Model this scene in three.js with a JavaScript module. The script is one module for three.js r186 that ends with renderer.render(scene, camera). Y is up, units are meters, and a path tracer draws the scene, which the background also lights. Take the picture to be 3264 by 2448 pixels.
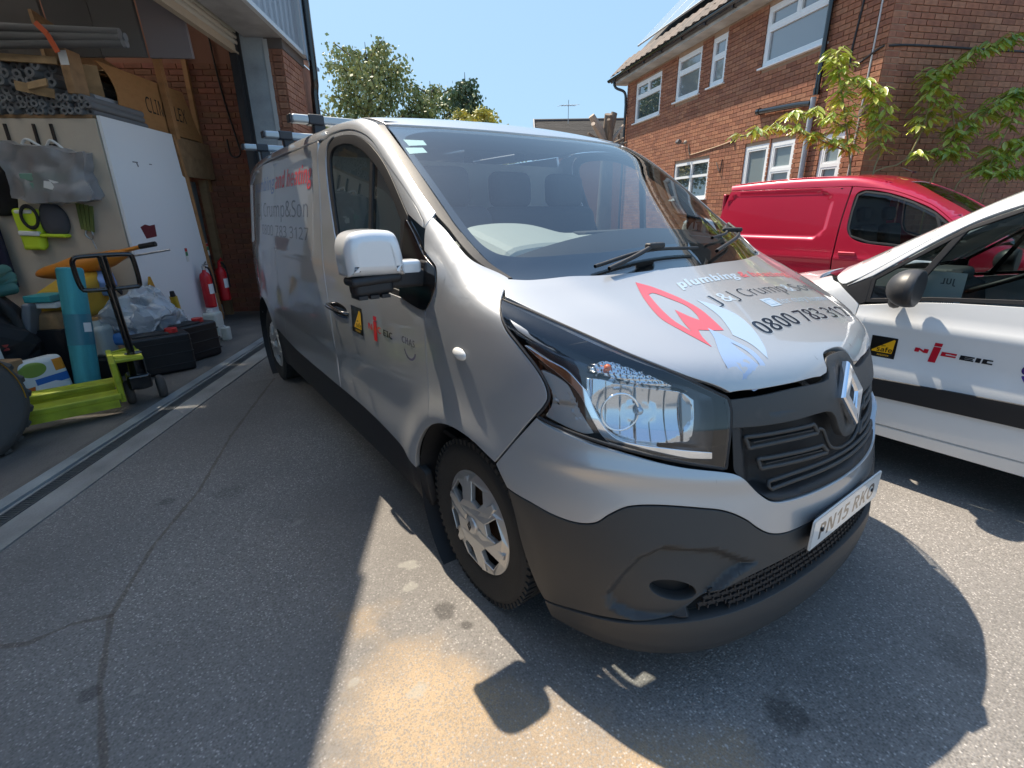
import * as THREE from 'three';
import { mergeGeometries, mergeVertices } from 'three/addons/utils/BufferGeometryUtils.js';
import { RoundedBoxGeometry } from 'three/addons/geometries/RoundedBoxGeometry.js';

// ---------- camera, sky, sun, exposure ----------
const scene = new THREE.Scene();
const camera = new THREE.PerspectiveCamera(75.73, 4 / 3, 0.05, 400);
camera.rotation.order = 'YXZ';
camera.position.set(-1.7394, 1.4844, 1.4146);
camera.rotation.set(THREE.MathUtils.degToRad(-19.367), THREE.MathUtils.degToRad(-35.859), THREE.MathUtils.degToRad(-0.729));
const renderer = new THREE.WebGLRenderer({ antialias: true });
renderer.toneMapping = THREE.LinearToneMapping;
renderer.toneMappingExposure = 3.4;
renderer.shadowMap.enabled = true;
const sunDir = new THREE.Vector3(-.038, 1, -.55).normalize();
{ // clear summer sky: pale at the horizon, deeper blue overhead, a soft glow round the sun
  const W = 512, H = 256, d = new Float32Array(W * H * 4);
  for (let j = 0; j < H; j++) for (let i = 0; i < W; i++) {
    const el = ((j + .5) / H - .5) * Math.PI, az = ((i + .5) / W - .5) * 2 * Math.PI, y = Math.sin(el), x = Math.cos(az) * Math.cos(el), z = Math.sin(az) * Math.cos(el), c = x * sunDir.x + y * sunDir.y + z * sunDir.z, k = Math.pow(Math.max(y, 0), .75), glow = .5 * Math.exp(-(1 - c) * 26) + .12 * Math.exp(-(1 - c) * 5), hor = [.16, .245, .31], zen = [.062, .132, .265], o = 4 * (j * W + i);
    for (let q = 0; q < 3; q++) d[o + q] = y < 0 ? hor[q] * .55 : hor[q] + (zen[q] - hor[q]) * k + glow * [1, .97, .9][q]; d[o + 3] = 1;
  }
  const t = new THREE.DataTexture(d, W, H, THREE.RGBAFormat, THREE.FloatType); t.mapping = THREE.EquirectangularReflectionMapping; t.magFilter = t.minFilter = THREE.LinearFilter; t.needsUpdate = true;
  scene.background = t; scene.environment = t;
}
const sun = new THREE.DirectionalLight(0xfff1dc, 2.7);
sun.position.copy(sunDir).multiplyScalar(40);
sun.castShadow = true;
sun.shadow.mapSize.set(2048, 2048);
Object.assign(sun.shadow.camera, { left: -14, right: 14, top: 14, bottom: -14, near: 1, far: 90 });
scene.add(sun);
// ---------- helpers ----------
const rand = (seed) => { let s = seed >>> 0; return () => { s = (s + 0x6d2b79f5) >>> 0; let t = s; t = Math.imul(t ^ (t >>> 15), t | 1); t ^= t + Math.imul(t ^ (t >>> 7), t | 61); return ((t ^ (t >>> 14)) >>> 0) / 4294967296; }; };
const V = (x, y, z) => new THREE.Vector3(x, y, z);
const used = {};
const numbered = (n) => { const k = used[n] = (used[n] ?? -1) + 1; return k ? n + '_' + String(k).padStart(3, '0') : n; };
function tag(o, label, category, group, kind) { if (label) o.userData.label = label; if (category) o.userData.category = category; if (group) o.userData.group = group; if (kind) o.userData.kind = kind; return o; }
function thing(name, label, category, [x, y, z] = [0, 0, 0], turn = 0, group) { const o = new THREE.Group(); o.name = numbered(name); o.position.set(x, y, z); o.rotation.y = turn; scene.add(o); return tag(o, label, category, group); }
function part(name, g, m, parent, label) {
  const o = new THREE.Mesh(Array.isArray(g) ? join(g) : g, m); o.name = name; o.castShadow = o.receiveShadow = true; parent.add(o);
  if (label) o.userData.label = label; return o;
}
function one(name, g, m, label, category, group, kind) { const o = part(numbered(name), g, m, scene); return tag(o, label, category, group, kind); }
function join(list) {
  const out = list.map((g) => { let q = g.index ? g.toNonIndexed() : g; const c = new THREE.BufferGeometry(); for (const k of ['position', 'normal', 'uv']) c.setAttribute(k, q.attributes[k] ?? new THREE.BufferAttribute(new Float32Array(q.attributes.position.count * 2), 2)); return c; });
  return mergeGeometries(out);
}
const place = (g, x = 0, y = 0, z = 0, rx = 0, ry = 0, rz = 0) => g.applyMatrix4(new THREE.Matrix4().compose(V(x, y, z), new THREE.Quaternion().setFromEuler(new THREE.Euler(rx, ry, rz, 'YXZ')), V(1, 1, 1)));
function boxUV(g) { // uv in metres by dominant axis
  g = g.index ? g.toNonIndexed() : g; const p = g.attributes.position, n = g.attributes.normal, uv = new Float32Array(p.count * 2);
  for (let i = 0; i < p.count; i++) { const a = Math.abs(n.getX(i)), b = Math.abs(n.getY(i)), c = Math.abs(n.getZ(i)); const q = b >= a && b >= c ? [p.getX(i), p.getZ(i)] : a >= c ? [p.getZ(i), p.getY(i)] : [p.getX(i), p.getY(i)]; uv[2 * i] = q[0]; uv[2 * i + 1] = q[1]; }
  g.setAttribute('uv', new THREE.BufferAttribute(uv, 2)); return g;
}
const box = (w, h, d, x = 0, y = 0, z = 0, rx = 0, ry = 0, rz = 0) => place(boxUV(new THREE.BoxGeometry(w, h, d)), x, y, z, rx, ry, rz);
const rbox = (w, h, d, r, x = 0, y = 0, z = 0, rx = 0, ry = 0, rz = 0, seg = 2) => place(boxUV(new RoundedBoxGeometry(w, h, d, seg, Math.min(r, w / 2.01, h / 2.01, d / 2.01))), x, y, z, rx, ry, rz);
const cyl = (r0, r1, h, x = 0, y = 0, z = 0, rx = 0, ry = 0, rz = 0, seg = 20, open = false) => place(new THREE.CylinderGeometry(r1, r0, h, seg, 1, open), x, y, z, rx, ry, rz);
const lathe = (pts, seg = 32) => new THREE.LatheGeometry(pts.map(([r, y]) => new THREE.Vector2(r, y)), seg);
const curve = (pts, closed = false, t = .5) => new THREE.CatmullRomCurve3(pts.map((p) => V(...p)), closed, 'catmullrom', t);
const tube = (pts, r, seg = 24, rs = 8, closed = false) => new THREE.TubeGeometry(curve(pts, closed), seg, r, rs, closed);
function rod(a, b, r, rs = 8, r2 = r) { const A = V(...a), B = V(...b), d = B.clone().sub(A), g = new THREE.CylinderGeometry(r2, r, d.length(), rs, 1); g.applyQuaternion(new THREE.Quaternion().setFromUnitVectors(V(0, 1, 0), d.clone().normalize())); return g.translate(...A.add(B).multiplyScalar(.5).toArray()); }
function bar(a, b, w, h, up = V(0, 1, 0)) { // rectangular bar from a to b
  const A = V(...a), B = V(...b), d = B.clone().sub(A), L = d.length(); d.normalize(); const s = V(0, 0, 0).crossVectors(up, d).normalize(), u = V(0, 0, 0).crossVectors(d, s);
  return boxUV(new THREE.BoxGeometry(w, h, L)).applyMatrix4(new THREE.Matrix4().makeBasis(s, u, d).setPosition(A.add(B).multiplyScalar(.5)));
}
const poly = (pts) => { const s = new THREE.Shape(); pts.forEach(([x, y], i) => i ? s.lineTo(x, y) : s.moveTo(x, y)); s.closePath(); return s; };
const ext = (shape, depth, bevel = 0, seg = 1, cs = 8) => new THREE.ExtrudeGeometry(shape, { depth, bevelEnabled: bevel > 0, bevelThickness: bevel, bevelSize: bevel, bevelOffset: -bevel, bevelSegments: seg, curveSegments: cs });
function rrect(w, h, r, x = 0, y = 0, P = THREE.Shape) { const s = new P(), a = x - w / 2, b = y - h / 2; s.moveTo(a + r, b); s.lineTo(a + w - r, b); s.absarc(a + w - r, b + r, r, -Math.PI / 2, 0); s.lineTo(a + w, b + h - r); s.absarc(a + w - r, b + h - r, r, 0, Math.PI / 2); s.lineTo(a + r, b + h); s.absarc(a + r, b + h - r, r, Math.PI / 2, Math.PI); s.lineTo(a, b + r); s.absarc(a + r, b + r, r, Math.PI, 1.5 * Math.PI); return s; }
// lumpy: push vertices along a smooth noise so soft things do not look machined
function lumpy(g, amp, freq, seed = 1) { const p = g.attributes.position; for (let i = 0; i < p.count; i++) { const x = p.getX(i), y = p.getY(i), z = p.getZ(i); p.setXYZ(i, x + amp * n3(x * freq + seed, y * freq, z * freq), y + amp * n3(x * freq, y * freq + seed + 7, z * freq), z + amp * n3(x * freq, y * freq, z * freq + seed + 13)); } g.computeVertexNormals(); return g; }
const hash = (x, y, z = 0) => { let h = Math.imul(x, 374761393) + Math.imul(y, 668265263) + Math.imul(z, 1274126177) | 0; h = Math.imul(h ^ (h >>> 13), 1274126177); h ^= h >>> 16; return (h >>> 0) / 4294967296; };
const fade = (t) => t * t * (3 - 2 * t);
function n2(x, y, per = 0) { let xi = Math.floor(x), yi = Math.floor(y), xj = xi + 1, yj = yi + 1; const fx = fade(x - xi), fy = fade(y - yi); if (per) { xi = ((xi % per) + per) % per; xj = ((xj % per) + per) % per; yi = ((yi % per) + per) % per; yj = ((yj % per) + per) % per; } const a = hash(xi, yi), b = hash(xj, yi), c = hash(xi, yj), d = hash(xj, yj); return (a + (b - a) * fx + (c - a) * fy + (a - b - c + d) * fx * fy) * 2 - 1; }
function n3(x, y, z) { const xi = Math.floor(x), yi = Math.floor(y), zi = Math.floor(z), fx = fade(x - xi), fy = fade(y - yi), fz = fade(z - zi), l = (k) => { const a = hash(xi, yi, k), b = hash(xi + 1, yi, k), c = hash(xi, yi + 1, k), d = hash(xi + 1, yi + 1, k); return a + (b - a) * fx + (c - a) * fy + (a - b - c + d) * fx * fy; }; const p = l(zi), q = l(zi + 1); return (p + (q - p) * fz) * 2 - 1; }
const fbm = (x, y, o = 4, per = 0) => { let s = 0, a = .5, f = 1; for (let i = 0; i < o; i++) { s += a * n2(x * f + i * 17.3 * (per ? 0 : 1), y * f, per ? per * f : 0); a *= .5; f *= 2; } return s; };
const lin = (r, g, b) => new THREE.Color().setRGB(r, g, b);
const toS = (v) => { v = Math.min(1, Math.max(0, v)); return 255 * (v <= .0031308 ? v * 12.92 : 1.055 * v ** (1 / 2.4) - .055); };
function tex(w, h, fn, srgb = true, repeat = 0) { // fn(u, v) -> [r, g, b] linear, or a number
  const d = new Uint8Array(w * h * 4);
  for (let j = 0; j < h; j++) for (let i = 0; i < w; i++) { const c = fn((i + .5) / w, (j + .5) / h, i, j), o = 4 * (j * w + i), q = typeof c === 'number' ? [c, c, c] : c; for (let k = 0; k < 3; k++) d[o + k] = srgb ? toS(q[k]) : 255 * Math.min(1, Math.max(0, q[k])); d[o + 3] = 255; }
  const t = new THREE.DataTexture(d, w, h); t.magFilter = t.minFilter = THREE.LinearFilter; t.wrapS = t.wrapT = THREE.RepeatWrapping; if (srgb) t.colorSpace = THREE.SRGBColorSpace; if (repeat) t.repeat.set(repeat, repeat); t.needsUpdate = true; return t;
}
function canvasTex(w, h, draw, srgb = true) { const c = document.createElement('canvas'); c.width = w; c.height = h; const x = c.getContext('2d'); draw(x, w, h); const t = new THREE.CanvasTexture(c); if (srgb) t.colorSpace = THREE.SRGBColorSpace; t.needsUpdate = true; return t; }
const std = (r, g, b, rough = .6, metal = 0, more = {}) => new THREE.MeshStandardMaterial({ color: lin(r, g, b), roughness: rough, metalness: metal, ...more });
const phys = (r, g, b, rough, metal, more = {}) => new THREE.MeshPhysicalMaterial({ color: lin(r, g, b), roughness: rough, metalness: metal, ...more });
const glassMat = (r, g, b, more = {}) => phys(r, g, b, 0, 0, { transmission: 1, thickness: 0, ior: 1.5, ...more });
// shared grain maps (tile 1 unit = repeat set per material)
const grain = tex(256, 256, (u, v) => .5 + .5 * fbm(u * 32, v * 32, 3, 32) + .25 * (hash(Math.floor(u * 256), Math.floor(v * 256)) - .5), false);
const blotch = tex(256, 256, (u, v) => .78 + .22 * fbm(u * 8, v * 8, 4, 8) + .1 * (hash(Math.floor(u * 256), Math.floor(v * 256), 3) - .5), true);
const withRep = (t, r) => { const q = t.clone(); q.repeat.set(r, r); q.needsUpdate = true; return q; };
const grain8 = withRep(grain, 8), grain3 = withRep(grain, 3), blotch2 = withRep(blotch, 2), blotch1 = withRep(blotch, .7), grain40 = withRep(grain, 24);
const smooth = (g) => { g = g.clone(); g.deleteAttribute('normal'); g.deleteAttribute('uv'); g = mergeVertices(g, 1e-4); g.computeVertexNormals(); return g; };
const plastic = std(.018, .018, .02, .55, 0, { bumpMap: grain40, bumpScale: .00025 });
const greyPlastic = std(.044, .0435, .043, .5, 0, { bumpMap: grain40, bumpScale: .00025 });
const rubber = std(.02, .02, .02, .8, 0, { bumpMap: grain8, bumpScale: .001 });
const blackGloss = phys(.006, .006, .007, .12, 0, { clearcoat: .6, clearcoatRoughness: .1 });
const chrome = std(.85, .85, .86, .06, 1);
const steel = std(.45, .46, .47, .4, .9, { roughnessMap: blotch2 });
const white = std(.72, .73, .72, .45);

// ---------- panels: an outline in a flat domain, laid on a smooth body field ----------
const dirDom = (f, o, eu, ev, d, far = 4) => ({ f, ray: (u, v) => [[o[0] + eu[0] * u + ev[0] * v, o[1] + eu[1] * u + ev[1] * v, o[2] + eu[2] * u + ev[2] * v], d], far });
function onBody(dom, u, v) {
  const [o, d] = dom.ray(u, v); let t = 0, p = o;
  for (let i = 0; i < 60; i++) { p = [o[0] + d[0] * t, o[1] + d[1] * t, o[2] + d[2] * t]; const q = dom.f(...p); if (Math.abs(q) < 2e-5) break; t += q * .85; if (t > dom.far) break; }
  return p;
}
function smoothLine(pts, step, closed = true) { // [u, v] smooth, [u, v, 1] corner
  const n = pts.length, out = [], at = (i) => closed ? pts[(i + n) % n] : pts[Math.max(0, Math.min(n - 1, i))];
  for (let i = 0; i < (closed ? n : n - 1); i++) {
    const b = at(i), c = at(i + 1), a = b[2] ? b : at(i - 1), e = c[2] ? c : at(i + 2), L = Math.hypot(c[0] - b[0], c[1] - b[1]), k = Math.max(1, Math.ceil(L / step));
    const m1 = b[2] ? [c[0] - b[0], c[1] - b[1]] : [0, 1].map((q) => (c[q] - a[q]) * L / (L + Math.hypot(b[0] - a[0], b[1] - a[1]) + 1e-9)), m2 = c[2] ? [c[0] - b[0], c[1] - b[1]] : [0, 1].map((q) => (e[q] - b[q]) * L / (L + Math.hypot(e[0] - c[0], e[1] - c[1]) + 1e-9));
    for (let j = 0; j < k; j++) { const t = j / k, t2 = t * t, t3 = t2 * t; out.push([0, 1].map((q) => (2 * t3 - 3 * t2 + 1) * b[q] + (t3 - 2 * t2 + t) * m1[q] + (-2 * t3 + 3 * t2) * c[q] + (t3 - t2) * m2[q])); }
  }
  if (!closed) out.push(pts[n - 1].slice(0, 2)); return out;
}
const area2 = (p) => p.reduce((s, a, i) => { const b = p[(i + 1) % p.length]; return s + a[0] * b[1] - b[0] * a[1]; }, 0) / 2;
function insetPoly(p, d) { const n = p.length, s = area2(p) > 0 ? 1 : -1; return p.map((b, i) => { const a = p[(i + n - 1) % n], c = p[(i + 1) % n]; let n1 = [-(b[1] - a[1]), b[0] - a[0]], n2_ = [-(c[1] - b[1]), c[0] - b[0]]; const l1 = Math.hypot(...n1) || 1, l2 = Math.hypot(...n2_) || 1; n1 = [n1[0] / l1, n1[1] / l1]; n2_ = [n2_[0] / l2, n2_[1] / l2]; let m = [n1[0] + n2_[0], n1[1] + n2_[1]]; const q = Math.max(.35, (m[0] * m[0] + m[1] * m[1]) / 2); return [b[0] + s * d * m[0] / q, b[1] + s * d * m[1] / q]; }); }
function inPoly(p, x, y) { let r = false; for (let i = 0, j = p.length - 1; i < p.length; j = i++) { const a = p[i], b = p[j]; if ((a[1] > y) !== (b[1] > y) && x < (b[0] - a[0]) * (y - a[1]) / (b[1] - a[1]) + a[0]) r = !r; } return r; }
function clipTo(pg, axis, lim, keepLess) { const out = [], ins = (p) => keepLess ? p[axis] <= lim : p[axis] >= lim; for (let i = 0; i < pg.length; i++) { const a = pg[i], b = pg[(i + 1) % pg.length], ia = ins(a), ib = ins(b); if (ia) out.push(a); if (ia !== ib) { const t = (lim - a[axis]) / (b[axis] - a[axis]), q = [a[0] + (b[0] - a[0]) * t, a[1] + (b[1] - a[1]) * t]; q[axis] = lim; out.push(q); } } return out; }
function panel(dom, outline, { h = .03, inset = .002, lift = 0, rim = .02, bevel = .0025, raw = false, holes = [], uv = null } = {}) {
  let pg = raw ? outline : smoothLine(outline, h * .5); if (inset) pg = insetPoly(pg, inset); if (area2(pg) < 0) pg.reverse(); const hp = holes.map((q) => { const r = smoothLine(q, h * .4); if (area2(r) > 0) r.reverse(); return r; });
  const pos = [], nor = [], uvs = [], idx = [], map = new Map(), func = typeof lift === 'function';
  const vert = (u, v) => { const k = Math.round(u * 2e5) + '_' + Math.round(v * 2e5); let i = map.get(k); if (i !== undefined) return i; const p = onBody(dom, u, v), n = sdfN(dom.f, ...p), l = func ? lift(p, u, v) : lift; i = pos.length / 3; map.set(k, i); pos.push(p[0] + n[0] * l, p[1] + n[1] * l, p[2] + n[2] * l);
    if (func) { const q = Math.abs(n[1]) < .8 ? [n[2], 0, -n[0]] : [0, -n[2], n[1]], ql = Math.hypot(...q), a = q.map((e) => e / ql), b = [n[1] * a[2] - n[2] * a[1], n[2] * a[0] - n[0] * a[2], n[0] * a[1] - n[1] * a[0]], e = .0012, at = (d, k) => lift([p[0] + d[0] * k, p[1] + d[1] * k, p[2] + d[2] * k], u, v), ga = (at(a, e) - at(a, -e)) / (2 * e), gb = (at(b, e) - at(b, -e)) / (2 * e), m = n.map((w, i) => w - ga * a[i] - gb * b[i]), ml = Math.hypot(...m); nor.push(m[0] / ml, m[1] / ml, m[2] / ml); } else nor.push(...n);
     uvs.push(...(uv ? uv(u, v) : [u, v])); return i; };
  const tri = (a, b, c) => { if (a === b || b === c || a === c) return; const P = (i) => [pos[3 * i], pos[3 * i + 1], pos[3 * i + 2]], A = P(a), B = P(b), C = P(c), e = B.map((q, i) => q - A[i]), g = C.map((q, i) => q - A[i]), nx = e[1] * g[2] - e[2] * g[1], ny = e[2] * g[0] - e[0] * g[2], nz = e[0] * g[1] - e[1] * g[0]; nx * nor[3 * a] + ny * nor[3 * a + 1] + nz * nor[3 * a + 2] >= 0 ? idx.push(a, b, c) : idx.push(a, c, b); };
  let u0 = 1e9, u1 = -1e9, v0 = 1e9, v1 = -1e9; for (const [u, v] of pg) { u0 = Math.min(u0, u); u1 = Math.max(u1, u); v0 = Math.min(v0, v); v1 = Math.max(v1, v); }
  const nu = Math.ceil((u1 - u0) / h), nv = Math.ceil((v1 - v0) / h), touched = new Set();
  for (const lp of [pg, ...hp]) lp.forEach((a, i) => { const b = lp[(i + 1) % lp.length], k = Math.ceil(Math.hypot(b[0] - a[0], b[1] - a[1]) / h * 8) + 1; for (let j = 0; j <= k; j++) { const t = j / k, x = Math.floor((a[0] + (b[0] - a[0]) * t - u0) / h + 1e-9), y = Math.floor((a[1] + (b[1] - a[1]) * t - v0) / h + 1e-9); for (let p = -1; p < 2; p++) for (let q = -1; q < 2; q++) touched.add((x + p) + ',' + (y + q)); } });
  const tris = THREE.ShapeUtils.triangulateShape(pg.map((p) => new THREE.Vector2(p[0], p[1])), hp.map((q) => q.map((p) => new THREE.Vector2(p[0], p[1])))).map((f) => { const all = hp.length ? [pg, ...hp].flat() : pg, p = f.map((k) => all[k]); return { p, x0: Math.min(...p.map((q) => q[0])), x1: Math.max(...p.map((q) => q[0])), y0: Math.min(...p.map((q) => q[1])), y1: Math.max(...p.map((q) => q[1])) }; });
  for (let i = 0; i < nu; i++) for (let j = 0; j < nv; j++) {
    const a = u0 + i * h, b = a + h, c = v0 + j * h, e = c + h;
    if (!touched.has(i + ',' + j)) { if (!inPoly(pg, (a + b) / 2, (c + e) / 2) || hp.some((q) => inPoly(q, (a + b) / 2, (c + e) / 2))) continue; const q = [vert(a, c), vert(b, c), vert(b, e), vert(a, e)]; tri(q[0], q[1], q[2]); tri(q[0], q[2], q[3]); continue; }
    for (const T of tris) {
      if (T.x1 < a || T.x0 > b || T.y1 < c || T.y0 > e) continue;
      let s = clipTo(clipTo(clipTo(clipTo(T.p, 0, a, false), 0, b, true), 1, c, false), 1, e, true);
      s = s.filter((p, k) => { const o = s[(k + s.length - 1) % s.length]; return Math.hypot(p[0] - o[0], p[1] - o[1]) > 1e-7; });
      if (s.length < 3) continue; const vi = s.map((p) => vert(p[0], p[1])); for (let k = 1; k < vi.length - 1; k++) tri(vi[0], vi[k], vi[k + 1]);
    }
  }
  let g = new THREE.BufferGeometry(); const set = () => { g.setAttribute('position', new THREE.Float32BufferAttribute(pos, 3)); g.setAttribute('normal', new THREE.Float32BufferAttribute(nor, 3)); g.setAttribute('uv', new THREE.Float32BufferAttribute(uvs, 2)); g.setIndex(idx); };
  if (rim) for (const [li, lp] of [pg, ...hp].entries()) { // rolled edge, then a return into the gap
    const n = lp.length, B = lp.map(([u, v]) => { const i = vert(u, v); return { p: [pos[3 * i], pos[3 * i + 1], pos[3 * i + 2]], n: [nor[3 * i], nor[3 * i + 1], nor[3 * i + 2]] }; });
    const ring = B.map((b, i) => { const a = B[(i + n - 1) % n].p, c = B[(i + 1) % n].p, t = c.map((q, k) => q - a[k]); let o = [t[1] * b.n[2] - t[2] * b.n[1], t[2] * b.n[0] - t[0] * b.n[2], t[0] * b.n[1] - t[1] * b.n[0]]; const l = Math.hypot(...o) || 1; o = o.map((q) => q / l); return { ...b, o }; });
    // make sure "out" points away from the middle of the outline
    const flip = (() => { const k = lp.reduce((m, p, i) => p[0] > lp[m][0] ? i : m, 0), p1 = onBody(dom, lp[k][0] + (li ? -.004 : .004), lp[k][1]), p0 = onBody(dom, lp[k][0], lp[k][1]), d = p1.map((q, i) => q - p0[i]); return d[0] * ring[k].o[0] + d[1] * ring[k].o[1] + d[2] * ring[k].o[2] < 0 ? -1 : 1; })();
    const rows = ring.map((r) => { const o = r.o.map((q) => q * flip), s = Math.SQRT1_2; const p1 = r.p.map((q, i) => q + o[i] * bevel * .8 - r.n[i] * bevel), p2 = p1.map((q, i) => q - r.n[i] * rim); return [[r.p, r.n], [p1, o.map((q, i) => (q + r.n[i] * .35))], [p2, o]]; });
    const st = pos.length / 3; rows.forEach((row, i) => row.forEach(([p, q]) => { const l = Math.hypot(...q) || 1; pos.push(...p); nor.push(...q.map((w) => w / l)); uvs.push(...(uv ? uv(...lp[i]) : lp[i])); }));
    for (let i = 0; i < n; i++) { const a = st + 3 * i, b = st + 3 * ((i + 1) % n); for (let k = 0; k < 2; k++) { tri(a + k, b + k, b + k + 1); tri(a + k, b + k + 1, a + k + 1); } }
  }
  set(); return g;
}
function mirrorX(g) { g = g.clone(); const p = g.attributes.position, n = g.attributes.normal; for (let i = 0; i < p.count; i++) { p.setX(i, -p.getX(i)); n.setX(i, -n.getX(i)); } if (g.index) { const a = g.index.array; for (let i = 0; i < a.length; i += 3) { const t = a[i]; a[i] = a[i + 1]; a[i + 1] = t; } } else { for (const k of Object.keys(g.attributes)) { const at = g.attributes[k], s = at.itemSize; for (let i = 0; i < at.count; i += 3) for (let c = 0; c < s; c++) { const t = at.array[i * s + c]; at.array[i * s + c] = at.array[(i + 1) * s + c]; at.array[(i + 1) * s + c] = t; } } } return g; }
const symLine = (half) => [...half, ...half.slice().reverse().filter((p) => Math.abs(p[0]) > 1e-6).map((p) => [-p[0], ...p.slice(1)])];
// ---------- smooth body of the silver van: a signed field, z forward, x to its left, y up ----------
const interp = (pts) => {                      // monotone-ish cubic (PCHIP) through [x, y] knots
  const n = pts.length, X = pts.map((p) => p[0]), Y = pts.map((p) => p[1]), m = new Array(n), dl = [];
  for (let i = 0; i < n - 1; i++) dl.push((Y[i + 1] - Y[i]) / (X[i + 1] - X[i]));
  m[0] = dl[0]; m[n - 1] = dl[n - 2];
  for (let i = 1; i < n - 1; i++) m[i] = (dl[i - 1] * (X[i + 1] - X[i]) + dl[i] * (X[i] - X[i - 1])) / (X[i + 1] - X[i - 1]);
  return (x) => {
    if (x <= X[0]) return Y[0] + m[0] * (x - X[0]);
    if (x >= X[n - 1]) return Y[n - 1] + m[n - 1] * (x - X[n - 1]);
    let i = 0; while (x > X[i + 1]) i++;
    const h = X[i + 1] - X[i], t = (x - X[i]) / h, t2 = t * t, t3 = t2 * t;
    return (2 * t3 - 3 * t2 + 1) * Y[i] + (t3 - 2 * t2 + t) * h * m[i] + (-2 * t3 + 3 * t2) * Y[i + 1] + (t3 - t2) * h * m[i + 1];
  };
};
const smax = (a, b, k) => { const h = Math.max(k - Math.abs(a - b), 0) / k; return Math.max(a, b) + h * h * h * k / 6; };
const gauss = (x, s) => Math.exp(-x * x / (2 * s * s));
const sstep = (a, b, x) => { const t = Math.min(1, Math.max(0, (x - a) / (b - a))); return t * t * (3 - 2 * t); };
const vanTop = interp([[-4.5, 1.9], [-3.6, 1.94], [-2.6, 1.957], [-1.7, 1.957], [-1.2, 1.945], [-.95, 1.91], [-.78, 1.853], [-.4, 1.66], [0, 1.424], [.12, 1.35], [.2, 1.296], [.32, 1.237], [.5, 1.172], [.65, 1.112], [.76, 1.06], [.9, .98], [1.1, .85]]);
const vanNose = interp([[.1, .86], [.165, .885], [.2, .905], [.25, .914], [.32, .914], [.4, .910], [.5, .906], [.6, .902], [.68, .896], [.75, .884], [.82, .870], [.92, .846], [1.0, .815], [1.06, .788], [1.2, .70], [1.5, .45], [2, 0]]);
const vanHalf = interp([[.15, .90], [.3, .938], [.45, .956], [.65, .962], [.85, .962], [1.0, .957], [1.12, .950], [1.25, .937], [1.45, .911], [1.65, .884], [1.85, .855], [2, .83]]);
function vanSdf(x, y, z) {
  const a = Math.abs(x);
  const B = .30 - .22 * sstep(.3, -.9, z), zs = z + B * a * a;
  const e = 1e-3, yt = vanTop(zs) - .032 * a * a * sstep(.2, -.3, z) - .025 * a * a * sstep(-.9, -1.4, z) - .035 * a * a * sstep(.1, .6, z);
  const st = (vanTop(zs + e) - vanTop(zs - e)) / (2 * e);
  const ft = (y - yt) / Math.sqrt(1 + st * st + 4 * B * B * a * a * st * st);
  const w = sstep(.35, .8, y), P1 = .22 + .22 * w, P2 = .6 - .35 * w, a2 = a * a, a6 = a2 * a2 * a2, sn = (vanNose(y + e) - vanNose(y - e)) / (2 * e), sp = 2 * P1 * a + 6 * P2 * a2 * a2 * a;
  const ff = (z - vanNose(y) + P1 * a2 + P2 * a6) / Math.sqrt(1 + sn * sn + sp * sp);
  let X = vanHalf(y);
  if (z > -.1) X -= .16 * (z + .1) * (z + .1);
  if (z < -2.7) { const t = (-z - 2.7) / 1.7; X -= .14 * t * t; }
  // arch flares, a soft waist crease
  for (const c of [0, -3.498]) { const r = Math.hypot(z - c, y - .335); X += .016 * gauss(Math.max(r - .44, 0), .05) * sstep(.36, .44, r); }
  const fs = (a - X) * .985;
  const fb = -4.43 - z + .1 * a * a;
  let d = smax(ft, ff, .05);
  d = smax(d, fs, .14 - .04 * sstep(1.35, .9, y));
  d = smax(d, fb, .2);
  return d;
}
const sdfN = (f, x, y, z) => { const e = 2e-3, g = [f(x + e, y, z) - f(x - e, y, z), f(x, y + e, z) - f(x, y - e, z), f(x, y, z + e) - f(x, y, z - e)], l = Math.hypot(...g) || 1; return g.map((q) => q / l); };
// ---------- the silver van ----------
const silver = phys(.46, .47, .48, .38, .5, { clearcoat: 1, clearcoatRoughness: .04 });
const winGlass = glassMat(.80, .87, .88, { ior: 1.95 }), darkGlass = glassMat(.62, .68, .67, { ior: 1.7 }), carGlass = glassMat(.5, .57, .56, { ior: 1.6 });
const wheelSilver = std(.55, .55, .54, .38, .7);
const sideDom = (f) => dirDom(f, [-2.4, 0, 0], [0, 0, 1], [0, 1, 0], [1, 0, 0], 4);
const topDom = (f) => dirDom(f, [0, 2.4, 0], [1, 0, 0], [0, 0, 1], [0, -1, 0], 3);
const eVan = Math.hypot(.66, .75), diaDom = (f) => dirDom(f, [-.75 / eVan * 2.2, .66 / eVan * 2.2, 0], [0, 0, 1], [.66 / eVan, .75 / eVan, 0], [.75 / eVan, -.66 / eVan, 0], 5);
const noseDom = (f, z0 = -.35) => ({ f, far: 3, ray: (u, v) => { const a = u / 1.1; return [[2.2 * Math.sin(a), v, z0 + 2.2 * Math.cos(a)], [-Math.sin(a), 0, -Math.cos(a)]]; } });
const polyDist = (pg, x, y) => { let d = 1e9; for (let i = 0, j = pg.length - 1; i < pg.length; j = i++) { const [ax, ay] = pg[j], [bx, by] = pg[i], ex = bx - ax, ey = by - ay, t = Math.max(0, Math.min(1, ((x - ax) * ex + (y - ay) * ey) / (ex * ex + ey * ey))); const px = x - ax - t * ex, py = y - ay - t * ey; d = Math.min(d, px * px + py * py); } d = Math.sqrt(d); return inPoly(pg, x, y) ? d : -d; };
const arcPts = (cz, cy, r, a0, a1, n) => Array.from({ length: n + 1 }, (_, i) => { const a = a0 + (a1 - a0) * i / n; return [cz + r * Math.cos(a), cy + r * Math.sin(a)]; });

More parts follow.
